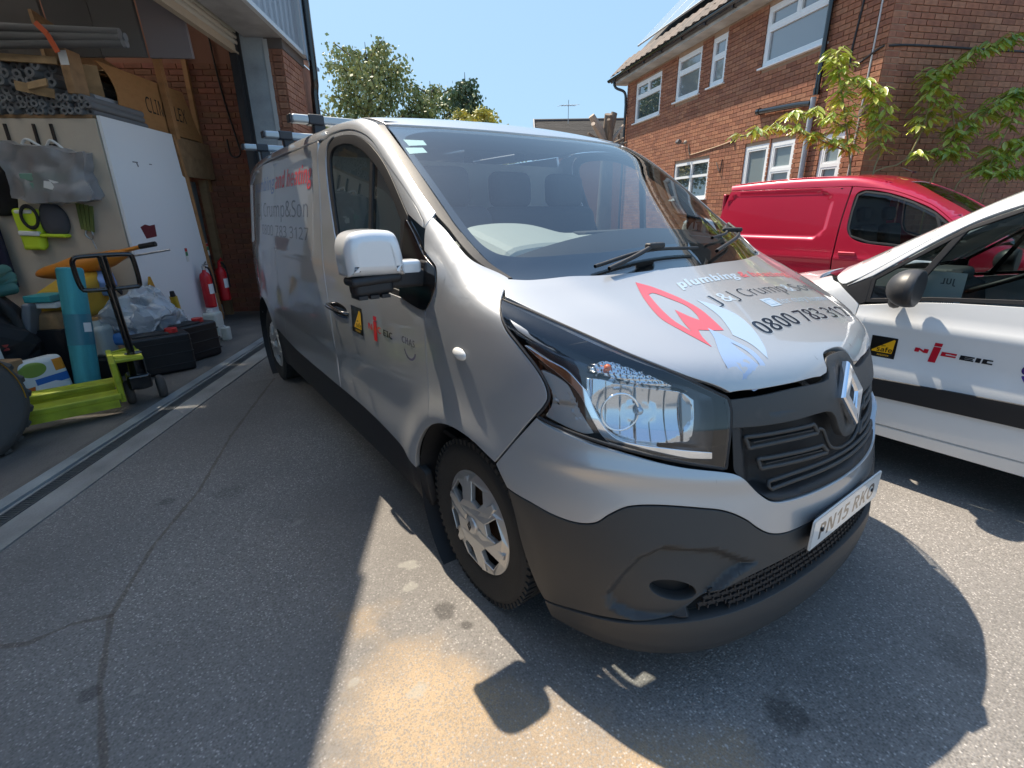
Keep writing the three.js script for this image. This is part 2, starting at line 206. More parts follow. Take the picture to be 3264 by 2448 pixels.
function makeWheel(R, Wd, rimR, holes, coverMat) { // axle along x, outer face towards -x
  const tyre = [lathe([[rimR - .01, Wd / 2 - .03], [rimR + .005, Wd / 2 - .012], [R - .045, Wd / 2], [R - .02, Wd / 2 - .008], [R - .006, Wd / 2 - .028], [R, Wd / 2 - .05], [R, .035], [R - .008, .033], [R - .008, .027], [R, .025], [R, -.025], [R - .008, -.027], [R - .008, -.033], [R, -.035], [R, .05 - Wd / 2], [R - .02, .008 - Wd / 2], [R - .05, -Wd / 2], [rimR - .01, .03 - Wd / 2]].reverse(), 64)];
  for (let i = 0; i < 66; i++) { const a = i / 66 * 2 * Math.PI; for (const s of [1, -1]) tyre.push(box(.02, .042, .018, 0, 0, 0).translate(R - .0075, s * (Wd / 2 - .031), 0).rotateY(a)); }
  const T = join(tyre).rotateZ(Math.PI / 2);
  const s = new THREE.Shape(); s.absarc(0, 0, rimR, 0, 2 * Math.PI);
  const step = 2 * Math.PI / holes, pt = (r, a) => [r * Math.cos(a), r * Math.sin(a)];
  for (let i = 0; i < holes; i++) { const a = i * step + .3, q = [pt(rimR * .50, a - .22), pt(rimR * .50, a + .2), pt(rimR * .84, a + .3), pt(rimR * .86, a - .12), pt(rimR * .7, a - .3)]; const p = new THREE.Path(); q.forEach(([x, y], k) => k ? p.lineTo(x, y) : p.moveTo(x, y)); p.closePath(); s.holes.push(p); }
  const C = ext(s, .014, .004, 2, 48), ps = C.attributes.position; for (let i = 0; i < ps.count; i++) { const r = Math.hypot(ps.getX(i), ps.getY(i)); ps.setZ(i, ps.getZ(i) + .028 * (1 - (r / rimR) ** 2) - .012 * Math.max(0, (r / rimR - .9) / .1)); } C.computeVertexNormals();
  const bits = [C];
  for (let i = 0; i < holes; i++) { const a = (i + .5) * step + .3; bits.push(ext(poly([[rimR * .2, -.016], [rimR * .62, -.03], [rimR * .9, -.012], [rimR * .9, .012], [rimR * .6, .022], [rimR * .2, .014]]), .012, .004).rotateX(0).translate(0, 0, .026).applyMatrix4(new THREE.Matrix4().makeRotationY(.08)).rotateZ(a)); }
  const cover = join(bits).rotateY(-Math.PI / 2).translate(-(Wd / 2 - .028), 0, 0);
  const cap = join([lathe([[0, .052], [.030, .05], [.037, .044], [.038, .03]], 24)]).rotateZ(Math.PI / 2).translate(-(Wd / 2 - .03), 0, 0);
  const logo = ext((() => { const q = poly([[0, .021], [.0125, 0], [0, -.021], [-.0125, 0]]); q.holes.push(new THREE.Path([new THREE.Vector2(0, .011), new THREE.Vector2(-.006, 0), new THREE.Vector2(0, -.011), new THREE.Vector2(.006, 0)])); return q; })(), .004).rotateY(-Math.PI / 2).translate(-(Wd / 2 + .02), 0, 0);
  const back = cyl(rimR, rimR, .02, -(Wd / 2 - .085), 0, 0, 0, 0, Math.PI / 2, 32), disc = join([cyl(.13, .13, .024, -(Wd / 2 - .07), 0, 0, 0, 0, Math.PI / 2, 32), box(.05, .12, .07, -(Wd / 2 - .065), .03, .12)]);
  return { T, cover, cap, logo, back, disc, coverMat };
}
const brakeRust = std(.14, .07, .035, .8, .4, { map: blotch2 });
function putWheel(root, w, x, y, z, flip, name = 'wheel') {
  const g = new THREE.Group(); g.name = name; g.position.set(x, y, z); if (flip) g.rotation.y = Math.PI; root.add(g);
  part('tyre', w.T, rubber, g); part('wheel_cover', w.cover, w.coverMat, g); part('hub_cap', w.cap, w.coverMat, g); part('emblem', w.logo, plastic, g); part('rim', w.back, plastic, g); part('brake_disc', w.disc, brakeRust, g); return g;
}
const vanRoot = thing('panel_van', 'silver long-bodied panel van parked nose-out by the open workshop, plumbing lettering on its bonnet', 'van');
{
  const SD = sideDom(vanSdf), TD = topDom(vanSdf), DD = diaDom(vanSdf), ND = noseDom(vanSdf);
  const both = (name, g, m, label) => { part(name, g, m, vanRoot, label); part(name, mirrorX(g), m, vanRoot); };
  // bonnet
  const bonnetHalf = [[0, .243], [-.1, .238], [-.33, .214], [-.53, .168], [-.71, .108], [-.79, .062, 1], [-.836, .135, 1], [-.797, .24], [-.734, .388], [-.668, .520], [-.587, .628], [-.478, .717, 1], [-.376, .757], [-.26, .789], [-.135, .811, 1], [-.101, .812, 1], [-.089, .806], [-.081, .79], [-.058, .776], [0, .772]];
  const crease = (p) => { const a = Math.abs(p[0]); return .006 * gauss(a - (.60 - .25 * (p[2] - .1)), .05); };
  part('bonnet', panel(TD, symLine(bonnetHalf), { h: .018, lift: crease, inset: .0025 }), silver, vanRoot);
  // lettering on the bonnet (flat print)
  const print = canvasTex(2048, 1024, (x, W, H) => {
    const X = (m) => (m + .5) / 1.24 * W, Y = (m) => (m - .24) / .55 * H, write = (t, x0, x1, base, h, font, fill, rim) => { x.font = font.replace('#', '100px'); x.textBaseline = 'alphabetic'; const w = x.measureText(t).width; x.save(); x.translate(X(x0), Y(base)); x.scale((X(x1) - X(x0)) / w, h / .55 * H / 72); if (rim) { x.lineJoin = 'round'; x.lineWidth = 3.5; x.strokeStyle = rim; x.strokeText(t, 0, 0); } x.fillStyle = fill; x.fillText(t, 0, 0); x.restore(); };
    const sky1 = '#c3dcf3', red = '#ee6a74', ink = '#151c2c', pale = '#dbe6ef';
    write('plumbing', -.235, .145, .348, .040, 'italic bold #  sans-serif'.replace('#  ', '# '), sky1, pale); write('& heating', .165, .545, .345, .040, 'italic bold # sans-serif', '#f0808a');
    write('J', -.2, -.155, .478, .056, '# sans-serif', ink, pale); write('&', -.15, -.085, .476, .052, '# sans-serif', sky1, pale); write('J Crump', -.08, .3, .474, .056, '# sans-serif', ink, pale); write('&', .305, .365, .470, .05, '# sans-serif', sky1, pale); write('Son', .37, .55, .468, .054, '# sans-serif', ink, pale);
    x.fillStyle = sky1; x.fillRect(X(.02), Y(.502), X(.09) - X(.02), Y(.552) - Y(.502)); x.strokeStyle = '#8fb0d4'; x.lineWidth = 6; x.strokeRect(X(.034), Y(.512), X(.078) - X(.034), Y(.542) - Y(.512)); write('for cosy homes', .1, .5, .545, .03, 'italic # serif', sky1);
    write('0800 783 3127', -.2, .52, .655, .064, 'bold # sans-serif', ink, pale);
    const line = (pts, fill) => { x.beginPath(); const q = smoothLine(pts, .01); q.forEach(([a, b], i) => i ? x.lineTo(X(a), Y(b)) : x.moveTo(X(a), Y(b))); x.closePath(); x.fillStyle = fill; x.fill(); };
    line([[-.372, .262, 1], [-.432, .36], [-.472, .455], [-.462, .53], [-.438, .62, 1], [-.424, .575], [-.404, .547, 1], [-.362, .567], [-.322, .583, 1], [-.305, .53], [-.292, .47], [-.30, .385], [-.33, .31]], red);
    x.globalCompositeOperation = 'destination-out'; line([[-.388, .335, 1], [-.425, .42], [-.44, .485], [-.433, .545, 1], [-.418, .505], [-.382, .44, 1], [-.366, .49], [-.352, .515, 1], [-.334, .49], [-.322, .44], [-.338, .385], [-.362, .335]], '#000'); x.globalCompositeOperation = 'source-over';
    line([[-.249, .427, 1], [-.262, .52], [-.30, .59], [-.316, .61, 1], [-.298, .66], [-.303, .723, 1], [-.265, .69], [-.212, .614], [-.19, .545], [-.212, .478]], '#bcd4ee');
    line([[-.364, .553, 1], [-.388, .592], [-.438, .645], [-.458, .682], [-.444, .716], [-.404, .742], [-.371, .751], [-.341, .747], [-.327, .72], [-.322, .68], [-.342, .62]], '#a9c4ec');
    x.globalCompositeOperation = 'destination-out'; line([[-.356, .63, 1], [-.344, .665], [-.343, .70], [-.352, .733, 1], [-.358, .70], [-.362, .665]], '#000'); x.globalCompositeOperation = 'source-over';
  });
  part('lettering', panel(TD, [[-.5, .24, 1], [.62, .24, 1], [.62, .765, 1], [-.5, .765, 1]], { h: .04, rim: 0, inset: 0, lift: (p) => crease(p) + .0012, uv: (u, v) => [(u + .5) / 1.24, 1 - (v - .24) / .55] }), phys(.62, .62, .62, .35, 0, { map: print, transparent: true, clearcoat: .5 }), vanRoot, 'plumbing and heating lettering with a flame and drop emblem');
  // windscreen and its dark border
  const glassHalf = [[0, -.752], [-.33, -.779], [-.577, -.815], [-.757, -.85, 1], [-.795, -.552], [-.806, -.274], [-.808, -.19], [-.795, -.03], [-.765, .072, 1], [-.7, .112], [-.53, .171], [-.33, .216], [-.1, .241], [0, .246]];
  part('windscreen', panel(TD, symLine(glassHalf), { h: .05, lift: -.006, rim: 0, inset: .001 }), winGlass, vanRoot);
  const fritIn = [[0, .112], [-.31, .10], [-.5, .062], [-.65, .018], [-.735, -.03], [-.768, -.09], [-.776, -.2], [-.765, -.52], [-.752, -.66], [-.72, -.738], [-.55, -.785], [-.3, -.762], [0, -.737]];
  both('windscreen_border', panel(TD, [...glassHalf.map((p) => p), ...fritIn.map((p) => [p[0], p[1], 0])].map((p, i, a) => i === 0 || i === glassHalf.length - 1 || i === glassHalf.length || i === a.length - 1 ? [p[0], p[1], 1] : p), { h: .04, lift: -.0105, rim: 0, inset: .0005 }), blackGloss);
  both('windscreen_trim', panel(DD, [[-.884, .866, 1], [-.63, .737], [-.404, .614], [-.28, .551], [-.2, .519], [-.118, .480], [-.039, .451], [.056, .437, 1], [.07, .454, 1], [-.028, .47], [-.19, .537], [-.274, .582], [-.552, .73], [-.856, .878, 1]], { h: .03, lift: -.002, rim: .012, inset: 0 }), plastic);
  // roof
  part('roof', panel(TD, symLine([[0, -.762], [-.33, -.789], [-.58, -.828], [-.755, -.865, 1], [-.772, -1.1], [-.775, -1.5], [-.775, -3.2], [-.72, -3.9], [-.66, -4.3, 1], [-.3, -4.36], [0, -4.37]]), { h: .08 }), silver, vanRoot);
  // cant rail with the windscreen pillar
  both('side_frame', panel(DD, [[-4.25, .86, 1], [-3.2, .902], [-1.5, .914], [-1.1, .905], [-.89, .872, 1], [-.63, .740], [-.404, .617], [-.28, .554, 1], [-.272, .52], [-.275, .477, 1], [-.293, .503], [-.441, .588], [-.641, .685], [-.813, .770], [-.97, .811], [-1.165, .835], [-1.352, .838], [-1.45, .825, 1], [-1.56, .829, 1], [-3.2, .825], [-4.25, .785, 1]], { h: .04 }), silver);
  // wing
  const archF = arcPts(.03, .34, .425, 2.09, .22, 10);
  both('front_wing', panel(SD, [[-.272, 1.432, 1], [-.272, 1.466, 1], [-.2, 1.424], [-.118, 1.372], [-.039, 1.325], [.068, 1.275, 1], [.136, 1.224, 1], [.174, 1.198], [.215, 1.150], [.268, 1.107], [.328, 1.055], [.368, 1.007], [.384, .966], [.374, .936], [.355, .906, 1], [.292, .812], [.226, .716, 1], ...archF.filter((p) => p[0] < .2).reverse().map((p) => [p[0], p[1]]), [-.183, .705, 1], [-.201, .869], [-.213, 1.047], [-.211, 1.141], [-.138, 1.24], [-.148, 1.297], [-.19, 1.325], [-.242, 1.352, 1]], { h: .03 }), silver);
  // front door
  const doorO = [[-.216, 1.141, 1], [-.217, 1.047], [-.206, .869], [-.19, .702, 1], ...arcPts(.03, .34, .425, 2.12, 2.93, 5).slice(1), [-.386, .43, 1], [-.45, .462], [-.73, .503], [-1.0, .52], [-1.36, .523, 1], [-1.362, .7], [-1.37, .9], [-1.4, 1.05], [-1.45, 1.22], [-1.478, 1.4], [-1.505, 1.6], [-1.54, 1.72], [-1.545, 1.79], [-1.50, 1.83], [-1.43, 1.842, 1], [-1.30, 1.842, 1], [-1.385, 1.81], [-1.41, 1.742], [-1.37, 1.605], [-1.27, 1.406], [-1.215, 1.305], [-1.19, 1.24], [-1.15, 1.2], [-1.05, 1.185], [-.44, 1.165, 1], [-.315, 1.147]];
  const dent = (p) => -.010 * gauss(p[1] - .78, .05) * sstep(-3.4, -3.2, p[2]) - .004 * gauss(p[1] - 1.1, .03);
  both('front_door', panel(SD, doorO, { h: .035, lift: (p) => -.006 * gauss(p[1] - .68, .07) }), silver);
  both('door_frame', panel(SD, [[-1.42, 1.845, 1], [-1.352, 1.855], [-1.165, 1.851], [-.97, 1.828], [-.813, 1.774], [-.641, 1.678], [-.441, 1.557], [-.30, 1.455], [-.285, 1.43, 1], [-.40, 1.477, 1], [-.62, 1.65], [-.79, 1.747], [-.949, 1.802], [-1.135, 1.829], [-1.295, 1.835, 1]], { h: .03, lift: -.004 }), silver);
  both('window_seal', panel(SD, [[-1.2, 1.305, 1], [-1.261, 1.406], [-1.36, 1.605], [-1.402, 1.742], [-1.378, 1.808], [-1.3, 1.834], [-1.135, 1.828], [-.949, 1.8], [-.795, 1.746], [-.626, 1.65], [-.40, 1.468, 1], [-.435, 1.172, 1], [-.45, 1.19, 1], [-.455, 1.455, 1], [-.63, 1.61], [-.831, 1.718], [-.963, 1.765], [-1.089, 1.789], [-1.226, 1.795], [-1.322, 1.78], [-1.352, 1.739], [-1.315, 1.604], [-1.228, 1.406], [-1.175, 1.306], [-1.13, 1.225], [-.45, 1.187, 1], [-.437, 1.17, 1], [-1.05, 1.19], [-1.15, 1.206], [-1.185, 1.245]], { h: .03, lift: -.004, rim: .012, inset: 0 }), plastic);
  both('door_window', panel(SD, [[-1.17, 1.28], [-1.232, 1.406], [-1.32, 1.604], [-1.358, 1.739], [-1.33, 1.784], [-1.226, 1.8], [-1.089, 1.794], [-.963, 1.77], [-.831, 1.723], [-.63, 1.615], [-.45, 1.455, 1], [-.445, 1.187, 1], [-1.12, 1.222]], { h: .05, lift: -.012, rim: 0, inset: 0 }), darkGlass);
  both('quarter_divider', panel(SD, [[-.80, 1.74, 1], [-.765, 1.725, 1], [-.765, 1.19, 1], [-.80, 1.19, 1]], { h: .06, lift: -.006, rim: .02 }), plastic);
  both('mirror_sail', panel(SD, [[-.403, 1.462, 1], [-.331, 1.412], [-.246, 1.343], [-.193, 1.318], [-.152, 1.293], [-.142, 1.236], [-.207, 1.15], [-.315, 1.15], [-.437, 1.169, 1]], { h: .03, lift: .004 }), blackGloss);
  // load bay side, with its pressed-in panel
  const press = (p) => { const rr = (z0, z1, y0, y1, r) => { const dx = Math.max(z0 - p[2], p[2] - z1) + r, dy = Math.max(y0 - p[1], p[1] - y1) + r; return Math.hypot(Math.max(dx, 0), Math.max(dy, 0)) + Math.min(Math.max(dx, dy), 0) - r; }; return -.014 * sstep(.0, -.02, rr(-4.1, -1.66, 1.225, 1.815, .06)) - .007 * gauss(p[1] - .72, .04) * sstep(-3, -2.8, p[2]); };
  const archR = arcPts(-3.45, .335, .455, .55, 2.6, 10);
  both('load_bay_panel', panel(SD, [[-1.372, .523, 1], [-1.374, .7], [-1.382, .9], [-1.412, 1.05], [-1.462, 1.22], [-1.49, 1.4], [-1.517, 1.6], [-1.552, 1.72], [-1.557, 1.8], [-1.56, 1.846, 1], [-2.66, 1.838, 1], [-2.655, 1.5], [-2.65, 1.25], [-2.63, .975], [-2.62, .555, 1], [-2.3, .533]], { h: .03, lift: press }), silver);
  both('rear_quarter_panel', panel(SD, [[-2.625, .556, 1], [-2.635, .975], [-2.655, 1.25], [-2.66, 1.5], [-2.665, 1.838, 1], [-4.22, 1.82, 1], [-4.3, 1.2], [-4.3, .5, 1], ...archR.slice().reverse(), [-2.95, .585]], { h: .03, lift: press }), silver);
  both('sill', panel(SD, [[-.36, .40, 1], [-.45, .455], [-.73, .497], [-1.0, .514], [-1.36, .517], [-2.3, .527], [-2.95, .575], [-3.05, .50, 1], [-3.02, .26, 1], [-.36, .22, 1]], { h: .05, lift: -.02, rim: .03 }), plastic);
  part('rear_doors', rbox(1.3, 1.45, .05, .02, 0, 1.1, -4.36), silver, vanRoot);
  // bumper: painted upper half, grained lower half, lip, mesh
  const silLow = [[-1.085, .639, 1], [-1.037, .629], [-.999, .621], [-.928, .602], [-.86, .597], [-.81, .611], [-.774, .645], [-.726, .675], [-.639, .683], [-.515, .668], [-.466, .652], [-.417, .621], [-.382, .589], [-.343, .562], [-.3, .548], [-.254, .544], [-.15, .547], [0, .55]];
  part('bumper', panel(ND, symLine([[0, .646], [-.095, .646], [-.207, .646], [-.298, .650], [-.339, .66], [-.374, .686], [-.408, .72], [-.441, .755], [-.475, .77], [-.6, .793], [-.725, .822], [-.851, .853], [-.954, .885], [-.987, .902, 1], [-1.054, .812], [-1.126, .712, 1], ...silLow]), { h: .015, lift: (p) => .012 * gauss(p[1] - (.735 + .06 * (Math.abs(p[0]) - .45 + Math.hypot(Math.abs(p[0]) - .45, .12))), .022) * sstep(.95, .8, Math.abs(p[0])) }), silver, vanRoot);
  const rec = [[-.64, .56], [-.70, .52], [-.74, .46], [-.78, .37], [-.765, .325], [-.70, .305], [-.6, .31], [-.54, .36], [-.45, .445], [-.38, .475], [-.5, .545]];
  const recess0 = (p) => { const s = -Math.abs(Math.atan2(p[0], p[2] + .35)) * 1.1; return -.026 * sstep(-.003, .018, polyDist(rec, s, p[1])); }, recess = recess0;
  const meshTop = [[-.571, .35, 1], [-.515, .398], [-.415, .436], [-.29, .452], [0, .458]];
  part('lower_bumper', panel(ND, symLine([[0, .5475], ...silLow.slice(1, -1).reverse().map((p) => [p[0], p[1] - .004]), [-1.083, .634, 1], [-1.062, .55], [-1.03, .42], [-.985, .30], [-.955, .255, 1], [-.75, .295], [-.6, .322], [-.571, .333, 1], ...meshTop]), { h: .012, lift: recess, holes: [-1, 1].map((k) => Array.from({ length: 20 }, (_, i) => [k * .605 + .064 * Math.cos(i * .31416), .408 + .036 * Math.sin(i * .31416 + .25 * k)])), rim: .045 }), greyPlastic, vanRoot);
  part('bumper_lip', panel(ND, symLine([[0, .345], [-.3, .335], [-.57, .318], [-.75, .286], [-.953, .25, 1], [-.93, .19, 1], [-.8, .17], [0, .165]]), { h: .03, rim: .05, lift: (p) => .004 * gauss(p[1] - .29, .03) }), greyPlastic, vanRoot);
  const meshBits = [], SP = (s, y, l) => { const p = onBody(ND, s, y), n = sdfN(vanSdf, ...p); return [p[0] + n[0] * l, p[1] + n[1] * l, p[2] + n[2] * l]; };
  part('intake_back', panel(ND, symLine([[0, .462], [-.29, .456], [-.415, .44], [-.52, .40], [-.58, .345, 1], [-.57, .32, 1], [-.3, .335], [0, .345]]), { h: .04, lift: -.05, rim: 0, inset: 0 }), std(.008, .008, .009, .9), vanRoot);
  const hexR = .0135; for (let r = 0; r < 5; r++) for (let c = -26; c <= 26; c++) { const s = (c + (r % 2) * .5) * hexR * 1.9, y = .357 + r * hexR * 1.55 - .03 * (s / .57) ** 2; if (!inPoly([[-.56, .338], [-.5, .40], [-.4, .438], [-.28, .452], [.28, .452], [.4, .438], [.5, .40], [.56, .338], [0, .335]], s, y)) continue; const q = []; for (let k = 0; k < 6; k++) { const a = k * Math.PI / 3 + Math.PI / 6; q.push(SP(s + hexR * 1.08 * Math.cos(a), y + hexR * .92 * Math.sin(a), -.02)); } for (let k = 0; k < 3; k++) meshBits.push(bar(q[k], q[k + 1], .004, .014, V(0, 1, 0))); }
  part('intake_mesh', meshBits, plastic, vanRoot);
  for (const s of [-1, 1]) part('fog_lamp_blank', panel(ND, Array.from({ length: 16 }, (_, i) => [s * .605 + .078 * Math.cos(i * .3927), .408 + .055 * Math.sin(i * .3927)]), { h: .03, lift: -.07, rim: 0, inset: 0 }), std(.006, .006, .007, .5), vanRoot);
  // grille
  part('badge_panel', panel(ND, symLine([[0, 1.041], [-.054, 1.038], [-.075, 1.026], [-.081, 1.0], [-.092, .981, 1], [-.119, .977], [-.246, .979], [-.36, .974], [-.463, .972, 1], [-.458, .94], [-.462, .894, 1], [-.3685, .89], [-.262, .889], [-.156, .891], [-.108, .885], [-.0825, .865], [-.058, .813], [-.032, .788], [0, .783]]), { h: .02, lift: (p) => -.006 * sstep(.004, .016, polyDist([[0, 1.03], [-.048, 1.02], [-.06, .95], [-.05, .85], [-.028, .80], [0, .795], [.028, .80], [.05, .85], [.06, .95], [.048, 1.02]], p[0], p[1])) - .004 * gauss(p[1] - .925, .004) * sstep(.1, .13, Math.abs(p[0])) * sstep(.42, .39, Math.abs(p[0])) }), greyPlastic, vanRoot);
  part('grille_back', panel(ND, symLine([[0, .9], [-.46, .9, 1], [-.455, .80], [-.45, .765], [-.41, .727], [-.375, .692], [-.34, .664], [-.30, .653], [0, .6485]]), { h: .02, rim: 0, lift: (p) => -.006 - .06 * sstep(.655, .70, p[1] - .15 * Math.max(0, Math.abs(p[0]) - .28)) * sstep(.47, .40, Math.abs(p[0])) }), plastic, vanRoot);
  const loop = (pts, r = .0075) => tube(smoothLine(pts, .02).map(([s, y]) => SP(s, y, -.014)), r, 90, 6, true);
  for (const s of [-1, 1]) { const m = (a) => a.map(([u, v]) => [u * s, v, 1]); part('grille_bar', [loop(m([[-.414, .861], [-.3, .860], [-.168, .857], [-.151, .828], [-.3, .831], [-.402, .828]])), bar(SP(s * .39, .845, -.02), SP(s * .17, .843, -.02), .02, .003)], greyPlastic, vanRoot); part('grille_bar', [loop(m([[-.374, .79], [-.268, .788], [-.129, .782], [-.106, .755], [-.264, .760], [-.364, .762]])), bar(SP(s * .35, .776, -.02), SP(s * .13, .77, -.02), .02, .003)], greyPlastic, vanRoot); part('grille_bar', [tube([[.151, .84], [.125, .83], [.105, .79], [.085, .765], [.04, .75], [0, .748]].map(([u, v]) => SP(s * u, v, -.014)), .006, 30, 6)], greyPlastic, vanRoot); }
  part('grille_bar', loop([[-.34, .719, 1], [-.245, .726], [-.11, .728], [0, .728], [.11, .728], [.245, .726], [.34, .719, 1], [.338, .694, 1], [.245, .702], [0, .704], [-.245, .702], [-.338, .694, 1]]), greyPlastic, vanRoot);
  { // chrome diamond
    const D = (w, h) => [[0, h], [w, 0], [0, -h], [-w, 0]], s = poly(D(.071, .104)); s.holes.push(new THREE.Path(D(.026, .044).reverse().map((p) => new THREE.Vector2(...p))));
    const g = ext(s, .012, .006, 2); const ps = g.attributes.position; for (let i = 0; i < ps.count; i++) { const x = Math.abs(ps.getX(i)), y = Math.abs(ps.getY(i)), e = 1 - (x / .071 + y / .104), z = ps.getZ(i); if (z > .005) ps.setZ(i, z + .012 * Math.min(1, Math.max(0, 1 - Math.abs(e - .3) / .3))); }
    g.computeVertexNormals(); const c = onBody(ND, 0, .918), n = sdfN(vanSdf, ...c); part('emblem', g.rotateX(-Math.atan2(n[1], n[2])).translate(c[0], c[1], c[2] - .004), chrome, vanRoot);
  }
  { const t = canvasTex(512, 112, (x, W, H) => { x.fillStyle = '#e9e9e6'; x.fillRect(0, 0, W, H); x.fillStyle = '#101012'; x.font = 'bold 92px sans-serif'; x.textBaseline = 'middle'; const w = x.measureText('PN15 RKO').width; x.save(); x.translate(38, H / 2 + 4); x.scale((W - 76) / w, 1); x.fillText('PN15 RKO', 0, 0); x.restore(); });
    const g = new THREE.Group(); g.name = 'number_plate'; vanRoot.add(g); part('plate', ext(rrect(.52, .111, .012), .004).translate(0, .530, .917), std(.75, .75, .73, .3), g); part('plate_print', new THREE.PlaneGeometry(.51, .101).translate(0, .530, .9225), phys(1, 1, 1, .3, 0, { map: t, clearcoat: 1 }), g); for (const s of [-1, 1]) part('screw', cyl(.007, .007, .006, s * .19, .530, .9235, Math.PI / 2, 0, 0, 12), plastic, g); part('plate_plinth', rbox(.44, .09, .02, .005, 0, .53, .912), plastic, g); }
  // headlights
  const hl = [[-1.157, 1.223, 1], [-1.03, 1.191], [-.863, 1.141], [-.724, 1.093], [-.597, 1.043], [-.468, .977, 1], [-.462, .943], [-.468, .863], [-.477, .779, 1], [-.602, .807], [-.725, .836], [-.851, .867], [-.954, .895], [-.986, .908, 1], [-.967, .935], [-.952, .966], [-.962, 1.006], [-.999, 1.054], [-1.054, 1.106], [-1.102, 1.148], [-1.138, 1.194]];
  const clear = glassMat(.95, .97, .99, { ior: 1.75 }), hood = std(.07, .075, .085, .25, .6), bowl = std(.62, .63, .64, .16, 1), mirrorChrome = std(.9, .9, .9, .05, 1);
  for (const sgn of [1, -1]) {
    const L = new THREE.Group(); L.name = 'headlight'; vanRoot.add(L); const add = (n, g, m) => part(n, sgn > 0 ? g : mirrorX(g), m, L);
    add('lens', panel(ND, hl, { h: .025, rim: 0, inset: .003 }), clear);
    add('housing', panel(ND, hl, { h: .04, lift: -.085, rim: 0, inset: -.002 }), hood);
    add('lens_seal', tube(smoothLine(hl, .03).map(([u, v]) => SP(u, v, -.004)), .0055, 160, 6, true), plastic);
    add('bezel', panel(ND, [[-1.049, 1.11, 1], [-.985, 1.069], [-.94, 1.043], [-.89, 1.007], [-.862, .976], [-.845, .944], [-.824, .904], [-.801, .868], [-.769, .842], [-.725, .828], [-.633, .815], [-.504, .804, 1], [-.504, .821, 1], [-.633, .838], [-.71, .848], [-.757, .859], [-.785, .878], [-.808, .908], [-.829, .947], [-.846, .986], [-.87, 1.014], [-.912, 1.051], [-.974, 1.076]], { h: .02, lift: -.024, rim: .03, inset: 0 }), mirrorChrome);
    add('side_reflector', panel(ND, [[-.988, 1.04, 1], [-.945, 1.028], [-.907, 1.006], [-.887, .973], [-.865, .928], [-.829, .872, 1], [-.86, .87], [-.968, .905, 1], [-.95, .945], [-.951, .98]], { h: .012, lift: (p) => -.03 - .0035 * (Math.abs(((p[1] - .9) / .016) % 1) < .28 && p[1] < .985 && p[1] > .905 ? 1 : 0), rim: .02, inset: 0 }), std(.42, .41, .40, .35, .3));
    add('side_inlay', panel(ND, [[-1.0, 1.066, 1], [-.92, 1.036], [-.876, 1.0], [-.857, .963], [-.833, .91], [-.812, .874, 1], [-.828, .873], [-.864, .926], [-.886, .972], [-.918, 1.012], [-.97, 1.045, 1]], { h: .02, lift: -.036, rim: .02, inset: 0 }), std(.10, .075, .06, .15, .6));
    add('indicator', panel(ND, [[-.837, 1.06, 1], [-.82, 1.082], [-.789, 1.097], [-.726, 1.079], [-.663, 1.049], [-.61, 1.018, 1], [-.665, 1.02], [-.728, 1.03], [-.793, 1.045]], { h: .006, inset: 0, rim: .03, lift: (p) => { const s = Math.atan2(p[0], p[2] + .35) * 1.1; return -.034 - .004 * Math.abs(Math.sin((s + .4 * p[1]) * 190)) - .003 * Math.abs(Math.sin(p[1] * 230)); } }), std(.7, .7, .7, .2, 1));
    add('reflector', panel(ND, [[-.85, 1.03, 1], [-.805, 1.029], [-.76, 1.018], [-.665, 1.008], [-.584, .997], [-.551, .976, 1], [-.554, .903], [-.558, .873, 1], [-.574, .857], [-.664, .856], [-.72, .862], [-.758, .875], [-.79, .9], [-.822, .949], [-.845, .987]], { h: .006, inset: 0, rim: .02, lift: (p) => { const s = Math.atan2(p[0], p[2] + .35) * 1.1, dx = (s + .70) / .15, dy = (p[1] - .94) / .09, r = Math.min(1, Math.hypot(dx, dy)); const f = Math.floor((s + .9) / .021) + Math.floor((p[1] - .8) / (p[1] > .985 ? .02 : .2)) * 3; return -.03 - .04 * (1 - r * r) - .003 * ((f * 7) % 3) * sstep(.25, .5, r); } }), bowl);
    add('shade', panel(ND, [[-.585, .99, 1], [-.556, .972, 1], [-.559, .875, 1], [-.585, .858, 1]], { h: .02, lift: -.036, rim: .02 }), std(.3, .3, .3, .25, .6));
    const ring = (s, y, r, l) => { const c = SP(s, y, l), n = sdfN(vanSdf, ...c); return new THREE.TorusGeometry(r, .004, 8, 36).applyQuaternion(new THREE.Quaternion().setFromUnitVectors(V(0, 0, 1), V(n[0] * .6, n[1] * .3, n[2]).normalize())).translate(...c); };
    add('lamp_ring', ring(-.755, .94, .055, -.045), mirrorChrome);
    add('bulb', new THREE.SphereGeometry(.013, 16, 12).translate(...SP(-.70, .945, -.055)), std(.5, .55, .6, .1, .8));
    add('indicator_bulb', new THREE.SphereGeometry(.011, 16, 12).translate(...SP(-.79, 1.068, -.026)), phys(.6, .12, .01, .2, 0, { clearcoat: 1 }));
    add('brow', panel(ND, [[-1.112, 1.195, 1], [-1.04, 1.166], [-1.026, 1.148], [-.944, 1.106, 1], [-1.02, 1.128], [-1.076, 1.152, 1]], { h: .02, lift: -.03, rim: .02 }), std(.3, .3, .3, .3, .6));
  }
